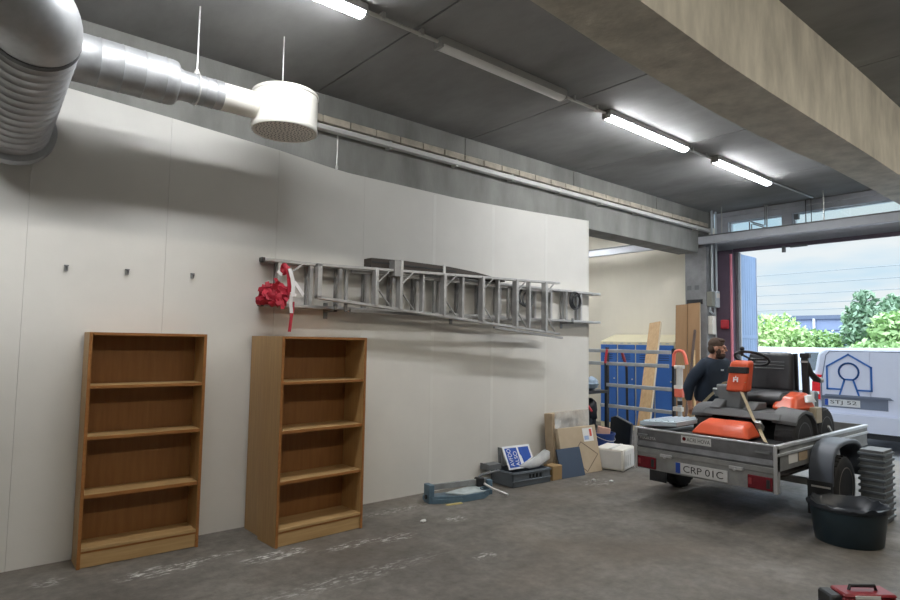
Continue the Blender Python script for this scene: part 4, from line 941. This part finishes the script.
Tw = Matrix.Rotation(.45, 3, 'Y')
sw = MB().torus((6.56, 2.82, 1.475), .165, .014, Tw, 40, 10).build('steering_wheel', M['blackpl'], t)
s_ = MB()
for k in range(3):
    a = 2*PI*k/3+.5; s_.tube([Vector((6.56, 2.82, 1.462)), Vector((6.56, 2.82, 1.475))+Tw @ V(.16*math.cos(a), .16*math.sin(a), 0)], .011, 8)
s_.lathe([(.04, -.02), (.035, .01), (0, .02)], (6.56, 2.82, 1.465), n=16); s_.tube([(6.56, 2.82, 1.46), (6.42, 2.83, 1.30)], .025, 10); s_.build('spokes', M['blackpl'], sw)
MB().tube([(6.45, 2.87, 1.50), (6.45, 2.87, 1.56)], .016, 10).ell((6.45, 2.87, 1.575), .024).build('spinner_knob', M['blackpl'], sw)
# seat
MB().prism([(0, 0), (.46, .02), (.47, .14), (.40, .15), (.06, .13), (-.02, .08)], .50, Matrix(((1, 0, 0, 6.52), (0, 0, 1, 2.51), (0, 1, 0, 1.0), (0, 0, 0, 1)))).build('seat_cushion', M['vinyl'], t, bevel=.035, seg=4)
sb = MB().hexa([(6.83, 2.53, 1.13), (6.93, 2.53, 1.13), (6.93, 3.02, 1.13), (6.83, 3.02, 1.13), (6.90, 2.55, 1.54), (6.98, 2.55, 1.54), (6.98, 3.0, 1.54), (6.90, 3.0, 1.54)]).build('seat_back', M['vinyl'], t, bevel=.07, seg=5)
for k in range(3):
    z = 1.44-k*.035; MB().tube([(6.884-k*.0065, 2.62, z), (6.884-k*.0065, 2.92, z)], .006, 6).build('stitching', M['greypl'], sb)
MB().box(6.6, 6.95, 2.55, 2.92, .97, 1.03).build('seat_base', M['blackpl'], t); MB().box(6.44, 6.52, 2.72, 2.82, .97, 1.03).build('lever_box', M['greypl'], t)
# rear: side panel, fender hood, posts
MB().hexa([(6.48, 2.40, .93), (6.75, 2.40, .93), (6.75, 2.60, .93), (6.48, 2.60, .93), (6.50, 2.42, 1.03), (6.75, 2.42, 1.08), (6.75, 2.58, 1.08), (6.50, 2.58, 1.03)]).build('side_panel', M['mowerbeige'], t, bevel=.01)
fo = MB().hexa([(6.44, 2.36, .975), (6.86, 2.30, .965), (6.86, 2.62, .97), (6.44, 2.60, .975), (6.55, 2.41, 1.10), (6.82, 2.37, 1.145), (6.82, 2.60, 1.145), (6.55, 2.58, 1.10)]).build('rear_hood', M['mowerorange'], t, bevel=.035, seg=3)
MB().hexa([(6.66, 2.325, 1.05), (6.84, 2.305, 1.05), (6.84, 2.33, 1.05), (6.66, 2.35, 1.05), (6.70, 2.352, 1.105), (6.82, 2.338, 1.115), (6.82, 2.37, 1.12), (6.70, 2.37, 1.11)]).build('white_decal', M['signwhite'], fo)
MB().box(6.72, 6.88, 2.27, 2.35, .84, 1.00).build('rear_side_panel', M['mowerbeige'], t, bevel=.01)
MB().box(6.98, 7.5, 2.5, 3.06, .84, 1.12).build('engine_cover', M['blackpl'], t, bevel=.03)
MB().box(7.06, 7.16, 2.43, 2.52, .90, 1.13).build('white_guard', M['signwhite'], t, bevel=.01)
MB().bar((6.99, 2.545, 1.02), (7.0, 2.555, 1.535), .045, .04, (1, 0, 0)).build('upright_post', M['blackpl'], t, bevel=.008)
pp = MB().bar((7.02, 2.46, 1.02), (7.02, 2.47, 1.50), .065, .05, (1, 0, 0)).build('upright_post', M['blackpl'], t, bevel=.008)
MB().box(6.985, 7.06, 2.42, 2.51, 1.49, 1.54).build('post_head', M['blackpl'], pp, bevel=.008); MB().box(6.98, 6.99, 2.43, 2.50, 1.44, 1.46).build('clip', M['rod'], pp)
MB().tube([(7.04, 2.45, 1.44), (7.06, 2.43, 1.33), (7.11, 2.40, 1.27), (7.17, 2.38, 1.25)], [.02, .03, .035, .02], 10).build('lever', M['blackpl'], t); MB().ell((7.19, 2.38, 1.255), (.05, .03, .03)).build('lever_knob', M['boxlight'], t)
MB().bar((6.98, 2.25, .80), (7.12, 2.26, .72), .015, .025).build('tie_rod', M['rod'], t)
# straps
def strap(label, pts, wid, buckle):
    s = thing('ratchet_strap', label, 'strap', pts[0])
    MB().ribbon(pts, (.15, 1, .25), wid, .002).build('webbing', M['strap'], s)
    b = Vector(buckle); MB().box(-.05, .05, -.028, .028, -.012, .02, Matrix.Translation(b) @ Matrix.Rotation(.9, 4, 'Y')).build('buckle', M['galv_dull'], s, bevel=.004)
    MB().tube([b+V(-.03, -.03, .03), b+V(.03, -.03, -.01)], .008, 6).build('handle', M['galv_dull'], s)
strap('beige ratchet strap running from the mower front to the tailgate corner', [(6.22, 2.78, 1.14), (6.12, 2.68, 1.02), (6.0, 2.58, .92), (5.86, 2.46, .84), (5.72, 2.38, .80), (5.56, 2.285, .768)], .04, (5.84, 2.455, .865))
strap('beige ratchet strap over the steering column to the far trailer side', [(6.26, 2.77, 1.24), (6.36, 2.92, 1.245), (6.42, 3.05, 1.21), (6.5, 3.25, 1.05), (6.56, 3.42, .90), (6.60, 3.52, .79)], .035, (6.47, 3.16, 1.10))

# ================================================================== PERSON
def build_person():
    f = Vector((-.12, -1, 0)).normalized(); r = Vector((f.y, -f.x, 0)); base = Vector((7.55, 3.80, 0))
    hf = Vector((.42, -.90, 0)).normalized(); hr = Vector((hf.y, -hf.x, 0))
    t = thing('person', 'bearded man in a dark navy jacket standing behind the trailer, looking right', 'person', tuple(base))
    def W(R_, F_, Z): return base+r*R_+f*F_+Vector((0, 0, Z))
    def skin(chains, name):
        vs, es, rad = [], [], []
        idx = {}
        for ch in chains:
            prev = None
            for key, p, rr in ch:
                if key in idx: i = idx[key]
                else:
                    i = len(vs); vs.append(p); rad.append(rr); idx[key] = i
                if prev is not None: es.append((prev, i))
                prev = i
        me = bpy.data.meshes.new(name); me.from_pydata([tuple(v) for v in vs], es, [])
        o = bpy.data.objects.new(name, me); COL.objects.link(o)
        m = o.modifiers.new('s', 'SKIN'); me.skin_vertices[0].data[0].use_root = True
        for i, rr in enumerate(rad): me.skin_vertices[0].data[i].radius = rr if isinstance(rr, tuple) else (rr, rr)
        m.use_smooth_shade = True; s = o.modifiers.new('d', 'SUBSURF'); s.levels = 2; s.render_levels = 2
        return o
    def bake(objs, name, mats, vox=None, parent=t):
        dg = bpy.context.evaluated_depsgraph_get(); mb = MB()
        for o in objs:
            me = bpy.data.meshes.new_from_object(o.evaluated_get(dg)); mb.add([v.co.copy() for v in me.vertices], [tuple(p.vertices) for p in me.polygons], True); bpy.data.meshes.remove(me); bpy.data.objects.remove(o)
        return mb
    lean = .05
    # joints (right side is towards the camera)
    sh = {1: W(.19, lean+.02, 1.375), -1: W(-.19, lean+.05, 1.375)}
    hips = W(0, -.02, .93)
    el = {1: W(.27, -.10, 1.10), -1: W(-.25, .06, 1.09)}
    wr = {1: W(.24, -.10, .86), -1: W(-.20, .28, .98)}
    hd = {1: W(.22, -.10, .77), -1: W(-.17, .36, .98)}
    neck = W(0, lean+.03, 1.43); head = W(0, lean+.09, 1.565)
    body = []
    body.append([('hip', hips, (.15, .11)), ('waist', W(0, .0, 1.08), (.145, .10)), ('chest', W(0, lean, 1.27), (.17, .115)), ('neckb', W(0, lean+.02, 1.40), (.085, .075)), ('neck', neck+V(0, 0, .03), .06), ('hd', head-V(0, 0, .04), .07)])
    for s in (1, -1):
        body.append([('chest', 0, 0), ('sh%d' % s, sh[s], .062), ('el%d' % s, el[s], .046), ('wr%d' % s, wr[s], .030), ('pm%d' % s, hd[s], (.042, .026))])
        body.append([('hip', 0, 0), ('th%d' % s, W(.10*s, -.01, .84), .095), ('kn%d' % s, W(.12*s, .02*s, .48), .062), ('an%d' % s, W(.13*s, .0+.04*s, .09), .042), ('ft%d' % s, W(.14*s, .13+.04*s, .035), (.04, .03))])
    bo = skin(body, 'b0')
    fing = []
    for s in (1, -1):
        d = (hd[s]-wr[s]).normalized(); side = f if s == 1 else Vector((0, 0, 1)); curl = (-r*s)
        for k, (off, ln) in enumerate(((.030, .075), (.010, .085), (-.010, .08), (-.029, .062))):
            p0 = hd[s]+side*off-d*.01; p1 = p0+d*ln*.55+curl*.006; p2 = p1+d*ln*.25+curl*ln*.30; p3 = p2+curl*ln*.30-d*ln*.05
            fing.append(skin([[('a', p0, .0095), ('b', p1, .009), ('c', p2, .0085), ('d', p3, .0075)]], 'fg'))
        p0 = hd[s]+side*.03-d*.05; fing.append(skin([[('a', p0, .012), ('b', p0+side*.03+d*.025+curl*.01, .0105), ('c', p0+side*.035+d*.055+curl*.025, .009)]], 'fg'))
    bpy.context.view_layer.update()
    mb = bake([bo]+fing, 'body', None)
    # head: skull, jaw, nose, brow, ears
    Tm = Matrix((tuple((hr.x, hf.x, 0)), tuple((hr.y, hf.y, 0)), (0, 0, 1)))   # columns: right, forward, up
    tilt = Tm @ Matrix.Rotation(-.06, 3, 'X')
    def H(a, b, c): return head+tilt @ V(a, b, c)
    mb.ell(H(0, -.012, .03), (.075, .094, .098), 24, 18, tilt); mb.ell(H(0, .025, -.045), (.058, .068, .068), 20, 14, tilt)
    mb.ell(H(0, .105, -.012), (.014, .016, .014), 12, 8, tilt); mb.ell(H(0, .092, .012), (.010, .014, .030), 12, 8, tilt); mb.ell(H(0, .078, .036), (.05, .016, .012), 14, 8, tilt)
    mb.ell(H(0, .085, -.052), (.024, .012, .007), 12, 8, tilt); mb.ell(H(0, .086, -.064), (.022, .012, .007), 12, 8, tilt)
    for s in (1, -1): mb.ell(H(.078*s, -.012, .0), (.010, .020, .032), 12, 8, tilt); mb.ell(H(.045*s, .065, -.015), (.022, .02, .018), 12, 8, tilt)
    o = mb.build('body', M['skin'], t)
    rm = o.modifiers.new('remesh', 'REMESH'); rm.mode = 'VOXEL'; rm.voxel_size = .006; rm.use_smooth_shade = True
    sm = o.modifiers.new('smooth', 'SMOOTH'); sm.factor = .5; sm.iterations = 3
    e = MB()
    for s in (1, -1): e.ell(H(.031*s, .079, .014), (.011, .008, .007), 10, 8, tilt)
    e.build('eyes', M['eye'], o)
    # hair, beard
    hm = MB(); hm.ell(H(0, -.018, .055), (.079, .096, .088), 28, 18, tilt, jit=.06, seed=3, freq=9); hm.ell(H(0, .03, .105), (.062, .055, .030), 18, 10, tilt, jit=.2, seed=5, freq=8); hm.ell(H(0, -.055, .0), (.074, .06, .07), 20, 12, tilt, jit=.06, seed=4, freq=9)
    hm.build('hair', M['hair'], t)
    bd = MB(); bd.ell(H(0, .035, -.078), (.059, .066, .05), 24, 14, tilt, jit=.08, seed=6, freq=9); bd.ell(H(0, .088, -.041), (.030, .012, .008), 14, 8, tilt)
    for s in (1, -1): bd.ell(H(.060*s, .015, -.035), (.014, .03, .045), 14, 10, tilt)
    bd.build('beard', M['beard'], t)
    # jacket
    ch = [[('hip', W(0, -.02, .80), (.205, .165)), ('waist', W(0, .0, 1.06), (.205, .155)), ('chest', W(0, lean, 1.26), (.225, .160)), ('neckb', W(0, lean+.015, 1.40), (.12, .10)), ('col', W(0, lean+.03, 1.462), (.082, .085))]]
    for s in (1, -1): ch.append([('chest', 0, 0), ('sh', 0, 0) if False else ('sh%d' % s, sh[s]+V(0, 0, .0), .098), ('el%d' % s, el[s], .075), ('wr%d' % s, wr[s]+(el[s]-wr[s])*.12, .048)])
    jk = skin(ch, 'j'); bpy.context.view_layer.update(); jm = bake([jk], 'jacket', None)
    for v in jm.v:
        q = noise.noise(v*9)*.012; v += Vector((q, -q, q*.4))
    j = jm.build('jacket', M['jacket'], t)
    MB().box(-.03, .03, 0, .004, -.01, .01, Matrix.Translation(W(.02, lean+.165, 1.30)) @ Matrix(((r.x, f.x, 0, 0), (r.y, f.y, 0, 0), (0, 0, 1, 0), (0, 0, 0, 1)))).build('chest_logo', M['boxlight'], j)
    ch = [[('hip', W(0, -.02, .90), (.185, .145)), ('b', W(0, -.02, .84), (.18, .145))]]
    for s in (1, -1): ch.append([('b', 0, 0), ('th%d' % s, W(.10*s, -.01, .74), .125), ('kn%d' % s, W(.12*s, .02*s, .48), .082), ('an%d' % s, W(.13*s, .04*s, .08), .072)])
    tr = skin(ch, 'tr'); bpy.context.view_layer.update(); bake([tr], 'trousers', None).build('trousers', M['trousers'], t)
    for s in (1, -1):
        bt = MB(); bt.ell(W(.14*s, .08+.04*s, .05), (.055, .15, .055), 16, 10, Tm); bt.tube([W(.13*s, .04*s, .03), W(.13*s, .04*s, .16)], .06, 12)
        for v in bt.v: v.z = max(v.z, 0)
        bt.build('boot', M['boot'], t)
build_person()

# ================================================================== RIGHT FOREGROUND
t = thing('tub', 'dark teal plastic tub lined with a black bag before the trailer wheel', 'tub', (5.86, 1.76, 0))
MB().lathe([(0, .004), (.235, 0), (.245, .01), (.278, .275), (.292, .28), (.292, .305), (.272, .305), (.262, .27), (.23, .02), (0, .02)], (5.86, 1.76, 0), n=40).build('body', M['tub'], t)
lb = MB(); vs = []; n = 60
for j, (rr, z) in enumerate(((.298, .285), (.300, .30), (.293, .318), (.27, .314), (.235, .26), (.17, .22), (.0, .215))):
    for k in range(n):
        a = 2*PI*k/n; q = noise.noise(Vector((math.cos(a)*5, math.sin(a)*5, j*.8)))
        vs.append((5.86+rr*(1+.03*q)*math.cos(a), 1.76+rr*(1+.03*q)*math.sin(a), z+.022*q))
lb.add(vs, [(j*n+k, j*n+(k+1) % n, (j+1)*n+(k+1) % n, (j+1)*n+k) for j in range(6) for k in range(n)], True).build('bin_bag', M['blackbag'], t)
t = thing('ribbed_crate_stack', 'grey ribbed plastic stack standing beside the trailer wheel at the right', 'crate', (6.78, 1.79, 0))
b = MB(); b.box(6.64, 6.92, 1.70, 1.885, 0, .66)
b.build('body', M['greypl'], t)
b = MB()
for k in range(11): b.box(6.625, 6.935, 1.685, 1.90, .03+k*.058, .055+k*.058)
b.build('ribs', M['crate'], t, bevel=.004, seg=1)
t = thing('tool_case', 'maroon tool case with black handle on the floor at the lower right corner', 'case', (4.27, 1.345, 0), -.70)
P('shell', MB().box(-.02, .32, -.09, .09, 0, .105), M['redcase'], t, .02); P('lid', MB().box(-.01, .31, -.08, .08, .105, .13), M['redcase'], t, .015); P('end_block', MB().box(-.09, -.015, -.07, .07, 0, .12), M['blackpl'], t, .012)
P('handle', MB().tube([(.06, 0, .12), (.07, 0, .155), (.22, 0, .155), (.23, 0, .12)], .011, 10), M['blackpl'], t, 0); P('label', MB().box(.05, .2, -.084, -.08, .105, .125), M['paper'], t, 0)
for x, y, lb in ((6.05, 4.22, 'small white paper scrap on the floor before the navy board'), (5.93, 4.38, 'tiny white paper scrap close to the navy board foot'), (3.35, 4.30, 'crumpled white scrap on the floor right of the front bookcase')):
    tag(MB().ell((x, y, .012), (.03, .02, .012), 8, 6, jit=.5, seed=x).build('paper_scrap', M['paper'], loc=(x, y, 0)), lb, 'scrap', 'paper scraps on the floor')

# ================================================================== OUTSIDE
G0 = -.15
t = thing('van', 'white van with a blue house and keyhole emblem parked outside, seen from behind', 'van', (13.5, 3.05, G0))
XV = 12.1; Y0, Y1 = 2.12, 3.93
sec = [(Y0+.02, .18), (Y1-.02, .18), (Y1, .35), (Y1, .95), (Y1-.10, 1.50), (Y1-.20, 1.60), (Y0+.2, 1.62), (Y0+.10, 1.50), (Y0, .95), (Y0, .35)]
bd = MB().prism(sec, 3.1, Matrix(((0, 0, 1, XV), (1, 0, 0, 0), (0, 1, 0, 0), (0, 0, 0, 1)))).build('body', M['vanwhite'], t, bevel=.06, seg=3)
MB().prism([(Y0+.05, .5), (Y1-.05, .5), (Y1-.05, .85), (Y1-.15, 1.0), (Y0+.15, 1.0), (Y0+.05, .85)], 1.1, Matrix(((0, 0, 1, XV+3.0), (1, 0, 0, 0), (0, 1, 0, -.3), (0, 0, 0, 1)))).build('bonnet', M['vanwhite'], t, bevel=.08)
def rearpatch(name, m, out, x=XV, th=.012, parent=t): return MB().prism(out, th, Matrix(((0, 0, -1, x+.002), (1, 0, 0, 0), (0, 1, 0, 0), (0, 0, 0, 1)))).build(name, m, parent)
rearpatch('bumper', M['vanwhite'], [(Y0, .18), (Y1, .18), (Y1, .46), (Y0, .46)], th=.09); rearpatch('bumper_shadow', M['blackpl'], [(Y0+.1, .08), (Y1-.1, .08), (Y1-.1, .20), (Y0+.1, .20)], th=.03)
rear = rearpatch('rear_door', M['vanwhite'], [(3.03, .47), (3.76, .47), (3.76, .98), (3.68, 1.46), (3.62, 1.53), (3.03, 1.54)]); rear2 = rearpatch('rear_door', M['vanwhite'], [(2.29, .47), (3.015, .47), (3.015, 1.54), (2.43, 1.53), (2.37, 1.46), (2.29, .98)])
sl = MB()
for p, q in (((3.77, .5), (3.77, .98)), ((3.77, .98), (3.69, 1.47)), ((3.69, 1.47), (3.63, 1.545)), ((3.63, 1.545), (2.42, 1.545))): sl.bar((XV-.002, *p), (XV-.002, *q), .012, .012, (1, 0, 0))
sl.build('door_seam', M['vandark'], t)
for y0, y1, lab in ((3.79, 3.925, 1), (2.125, 2.26, 0)):
    lp = rearpatch('tail_lamp', M['lampred'], [(y0, .68), (y1, .68), (y1-.01, .98), (y1-.04, 1.12), (y0-.03 if lab else y0+.03, 1.12), (y0, .98)] if lab else [(y0, .68), (y1, .68), (y1, .98), (y1+.0, 1.12), (y0+.04, 1.12), (y0+.01, .98)], th=.03); 
    MB().box(XV-.034, XV-.026, y0+.01, y1-.02, .77, .82).build('clear_segment', M['signwhite'], lp)
rearpatch('plate_recess', M['vandark'], [(2.78, .56), (3.79-.02, .56), (3.79-.02, .76), (2.78, .76)], th=.015); rearpatch('handle_strip', M['vandark'], [(2.7, .745), (3.74, .745), (3.70, .785), (2.75, .785)], th=.035)
vp = rearpatch('number_plate', M['plate'], [(3.18, .585), (3.72, .585), (3.72, .705), (3.18, .705)], th=.022)
rearpatch('blue_band', M['plateblue'], [(3.665, .588), (3.718, .588), (3.718, .702), (3.665, .702)], th=.024, parent=vp)
text('plate_number', 'STJ 52', frame((XV-.023, 3.63, .605), (0, -1, 0), (0, 0, 1)), .40, .08, M['ink'], vp, .001)
text('model_lettering', 'van', frame((XV-.013, 3.74, .865), (0, -1, 0), (0, 0, 1)), .12, .02, M['redprint'], t, .001) if False else None
lg = MB()
def ln(pts, closed=False, wd=.028):
    pts = [Vector((XV-.016, y, z)) for y, z in pts]; prs = list(zip(pts[:-1], pts[1:]))+([(pts[-1], pts[0])] if closed else [])
    for p, q in prs: d = (q-p).normalized()*wd*.45; lg.bar(p-d, q+d, .006, wd, (q-p).normalized().cross(V(1, 0, 0)))
yc = 3.34
ln([(yc+.13, .88), (yc+.335, .88), (yc+.335, 1.275), (yc, 1.49), (yc-.335, 1.275), (yc-.335, .88), (yc-.13, .88)])
pts = [(yc+.15*math.cos(a), 1.19+.15*math.sin(a)) for a in [PI*1.5-.45-(2*PI-.9)*k/20 for k in range(21)]]
ln(pts); ln([pts[0], (yc-.15, .77), (yc+.15, .77), pts[-1]], True)
lg.build('keyhole_emblem', M['logoblue'], t)
for x in (12.85, 15.3):
    for y, o_ in ((Y0+.12, -1), (Y1-.12, 1)): wheel(t, (x, y, G0+.32), .32, .2, M['rim'], tread=False, out=o_)
MB().box(14.4, 15.0, Y1-.09, Y1-.02, 1.08, 1.42).build('side_window', M['glassdark'], t)
MB().bar((15.0, Y1-.02, 1.15), (15.0, Y1+.22, 1.15), .04, .04).box(14.95, 15.05, Y1+.12, Y1+.28, 1.05, 1.3).build('wing_mirror', M['blackpl'], t)
# second vehicle behind
t = thing('car', 'white estate car parked beyond the mower, half hidden by its seat', 'car', (16.8, 6.3, G0))
sec = [(0, .2), (0, .78), (.12, .95), (.42, 1.52), (.65, 1.6), (2.6, 1.6), (3.3, 1.02), (4.2, .9), (4.25, .2)]
MB().prism(sec, 1.75, Matrix(((1, 0, 0, 15.2), (0, 0, 1, 5.6), (0, 1, 0, 0), (0, 0, 0, 1)))).build('body', M['vanwhite'], t, bevel=.08, seg=3)
MB().hexa([(15.30, 5.75, 1.02), (15.34, 5.75, 1.02), (15.34, 7.2, 1.02), (15.30, 7.2, 1.02), (15.54, 5.85, 1.48), (15.58, 5.85, 1.48), (15.58, 7.1, 1.48), (15.54, 7.1, 1.48)]).build('rear_window', M['glassdark'], t)
MB().prism([(.55, 1.05), (.72, 1.48), (2.5, 1.48), (3.0, 1.05)], .02, Matrix(((1, 0, 0, 15.2), (0, 0, -1, 5.605), (0, 1, 0, 0), (0, 0, 0, 1)))).build('side_window', M['glassdark'], t)
for x in (16.0, 18.5):
    for y, o_ in ((5.7, -1), (7.25, 1)): wheel(t, (x, y, G0+.31), .31, .2, M['rim'], tread=False, out=o_)
for y in (5.62, 7.2): MB().box(15.17, 15.24, y, y+.14, .7, .95).build('tail_lamp', M['lampred'], t)

_van = [o for o in COL.objects if o.name == 'van'][0]; _van.location.y += .22
def shrub(label, c, r, n, m, leaf, seed, tall=False):
    rnd = random.Random(seed)
    t = thing('shrub' if not tall else 'tree', label, 'shrub' if not tall else 'tree', (c[0], c[1], G0), 0, 'bushes beyond the yard')
    b = MB(); cz = c[2]
    for k in range(5):
        a = rnd.uniform(0, 2*PI); e = Vector((c[0]+r[0]*.55*math.cos(a), c[1]+r[1]*.55*math.sin(a), cz+r[2]*rnd.uniform(.1, .7)))
        b.tube([(c[0]+rnd.uniform(-.2, .2), c[1]+rnd.uniform(-.2, .2), G0), (c[0]+(e.x-c[0])*.4, c[1]+(e.y-c[1])*.4, cz-.2*r[2]), e], [.05, .035, .012], 6)
    b.build('stems', M['bark'], t)
    f = MB(); lobes = []
    for k in range(14 if not tall else 18):
        th = rnd.uniform(0, 2*PI); ph = rnd.uniform(-.3, 1.0)
        lobes.append((Vector((c[0]+r[0]*.75*math.cos(th)*math.sqrt(max(.05, 1-ph*ph*.8)), c[1]+r[1]*.75*math.sin(th)*math.sqrt(max(.05, 1-ph*ph*.8)), cz+r[2]*.75*ph)), rnd.uniform(.32, .52)))
    lobes.append((Vector((c[0], c[1], cz)), .8))
    for k in range(n):
        lc, lr = rnd.choice(lobes)
        d = Vector((rnd.gauss(0, 1), rnd.gauss(0, 1), rnd.gauss(0, 1))).normalized()*(rnd.random()**.35)
        p = lc+Vector((d.x*r[0]*lr, d.y*r[1]*lr, d.z*r[2]*lr))
        if p.z < G0+.1: continue
        nrm = Vector((rnd.gauss(0, 1), rnd.gauss(0, 1), rnd.gauss(.6, 1))).normalized(); a = nrm.orthogonal().normalized(); a = Matrix.Rotation(rnd.uniform(0, 6.28), 3, nrm) @ a; q = nrm.cross(a)
        s = leaf*rnd.uniform(.7, 1.35)
        f.add([p-a*s, p-q*s*.45+nrm*s*.1, p+a*s, p+q*s*.45+nrm*s*.1], [(0, 1, 2, 3)], False)
    f.build('foliage', m, t)
shrub('bright green bush in the doorway, leftmost beside the door leaf', (24, 10.0, 1.25), (1.7, 1.5, 1.65), 7500, [M['leaf1']], .12, 1)
shrub('light green bush in the middle of the doorway, above the mower seat', (24.5, 8.4, .95), (1.6, 1.2, 1.15), 5200, [M['leaf2']], .12, 2)
shrub('low yellow green bush in front of the blue tarpaulin', (24, 7.0, .6), (1.5, 1.2, 1.0), 4200, [M['leaf1']], .12, 3)
shrub('grey green young tree rising above the van', (25, 6.4, 1.9), (1.1, .95, 1.6), 4200, [M['leaf3']], .12, 4, True)
shrub('wide green bush behind the van roof at the right', (24, 5.2, 1.2), (1.6, 1.5, 1.4), 5200, [M['leaf2']], .12, 5)
t = thing('warehouse', 'long blue grey warehouse far beyond the bushes', 'building', (62, 24, G0))
MB().box(62, 80, 6, 50, G0, 4.25).build('wall', M['hall'], t); MB().box(61.8, 80.2, 5.8, 50.2, 4.25, 4.6).build('roof_edge', M['hallroof'], t)
MB().tube([(61.85, 20.9, G0), (61.85, 20.9, 4.3)], .12, 8).build('downpipe', M['signwhite'], t)
b = MB()
for z in (1.2, 2.2, 3.2): b.box(61.94, 62, 6, 50, z, z+.05)
b.build('cladding_joint', M['hallroof'], t)
t = thing('lorry_trailer', 'white lorry trailer parked before the far warehouse', 'lorry', (45, 15, G0))
MB().box(44, 47, 13.2, 18.4, .6, 2.55).build('box_body', M['vanwhite'], t)
for y in (14, 15.2, 17.4): MB().lathe([(.5, -.15), (.5, .15)], (44.2, y, G0+.5), 'x', 20).build('wheel', M['dark'], t)
tag(MB().ell((33, 10.6, .9), (1.2, 1.0, 1.2), 20, 12, jit=.3, seed=21).build('tarpaulin_heap', M['tarp'], loc=(33, 10.6, G0)), 'bright blue tarpaulin covered heap seen between the bushes', 'tarpaulin')
for i, (za, zb, lab) in enumerate(((7.9, 8.6, 'highest'), (7.1, 7.6, 'second highest'), (6.3, 6.7, 'middle'), (5.6, 5.9, 'second lowest'), (5.1, 5.3, 'lowest'))):
    pts = [(54, 60-80*k/12, za+(zb-za)*k/12-.5*math.sin(PI*k/12)) for k in range(13)]
    tag(MB().tube(pts, .028, 5).build('power_line', M['wire'], loc=(54, 20, za)), lab+' of the thin power lines crossing the sky in the doorway', 'power line', 'power lines over the yard')
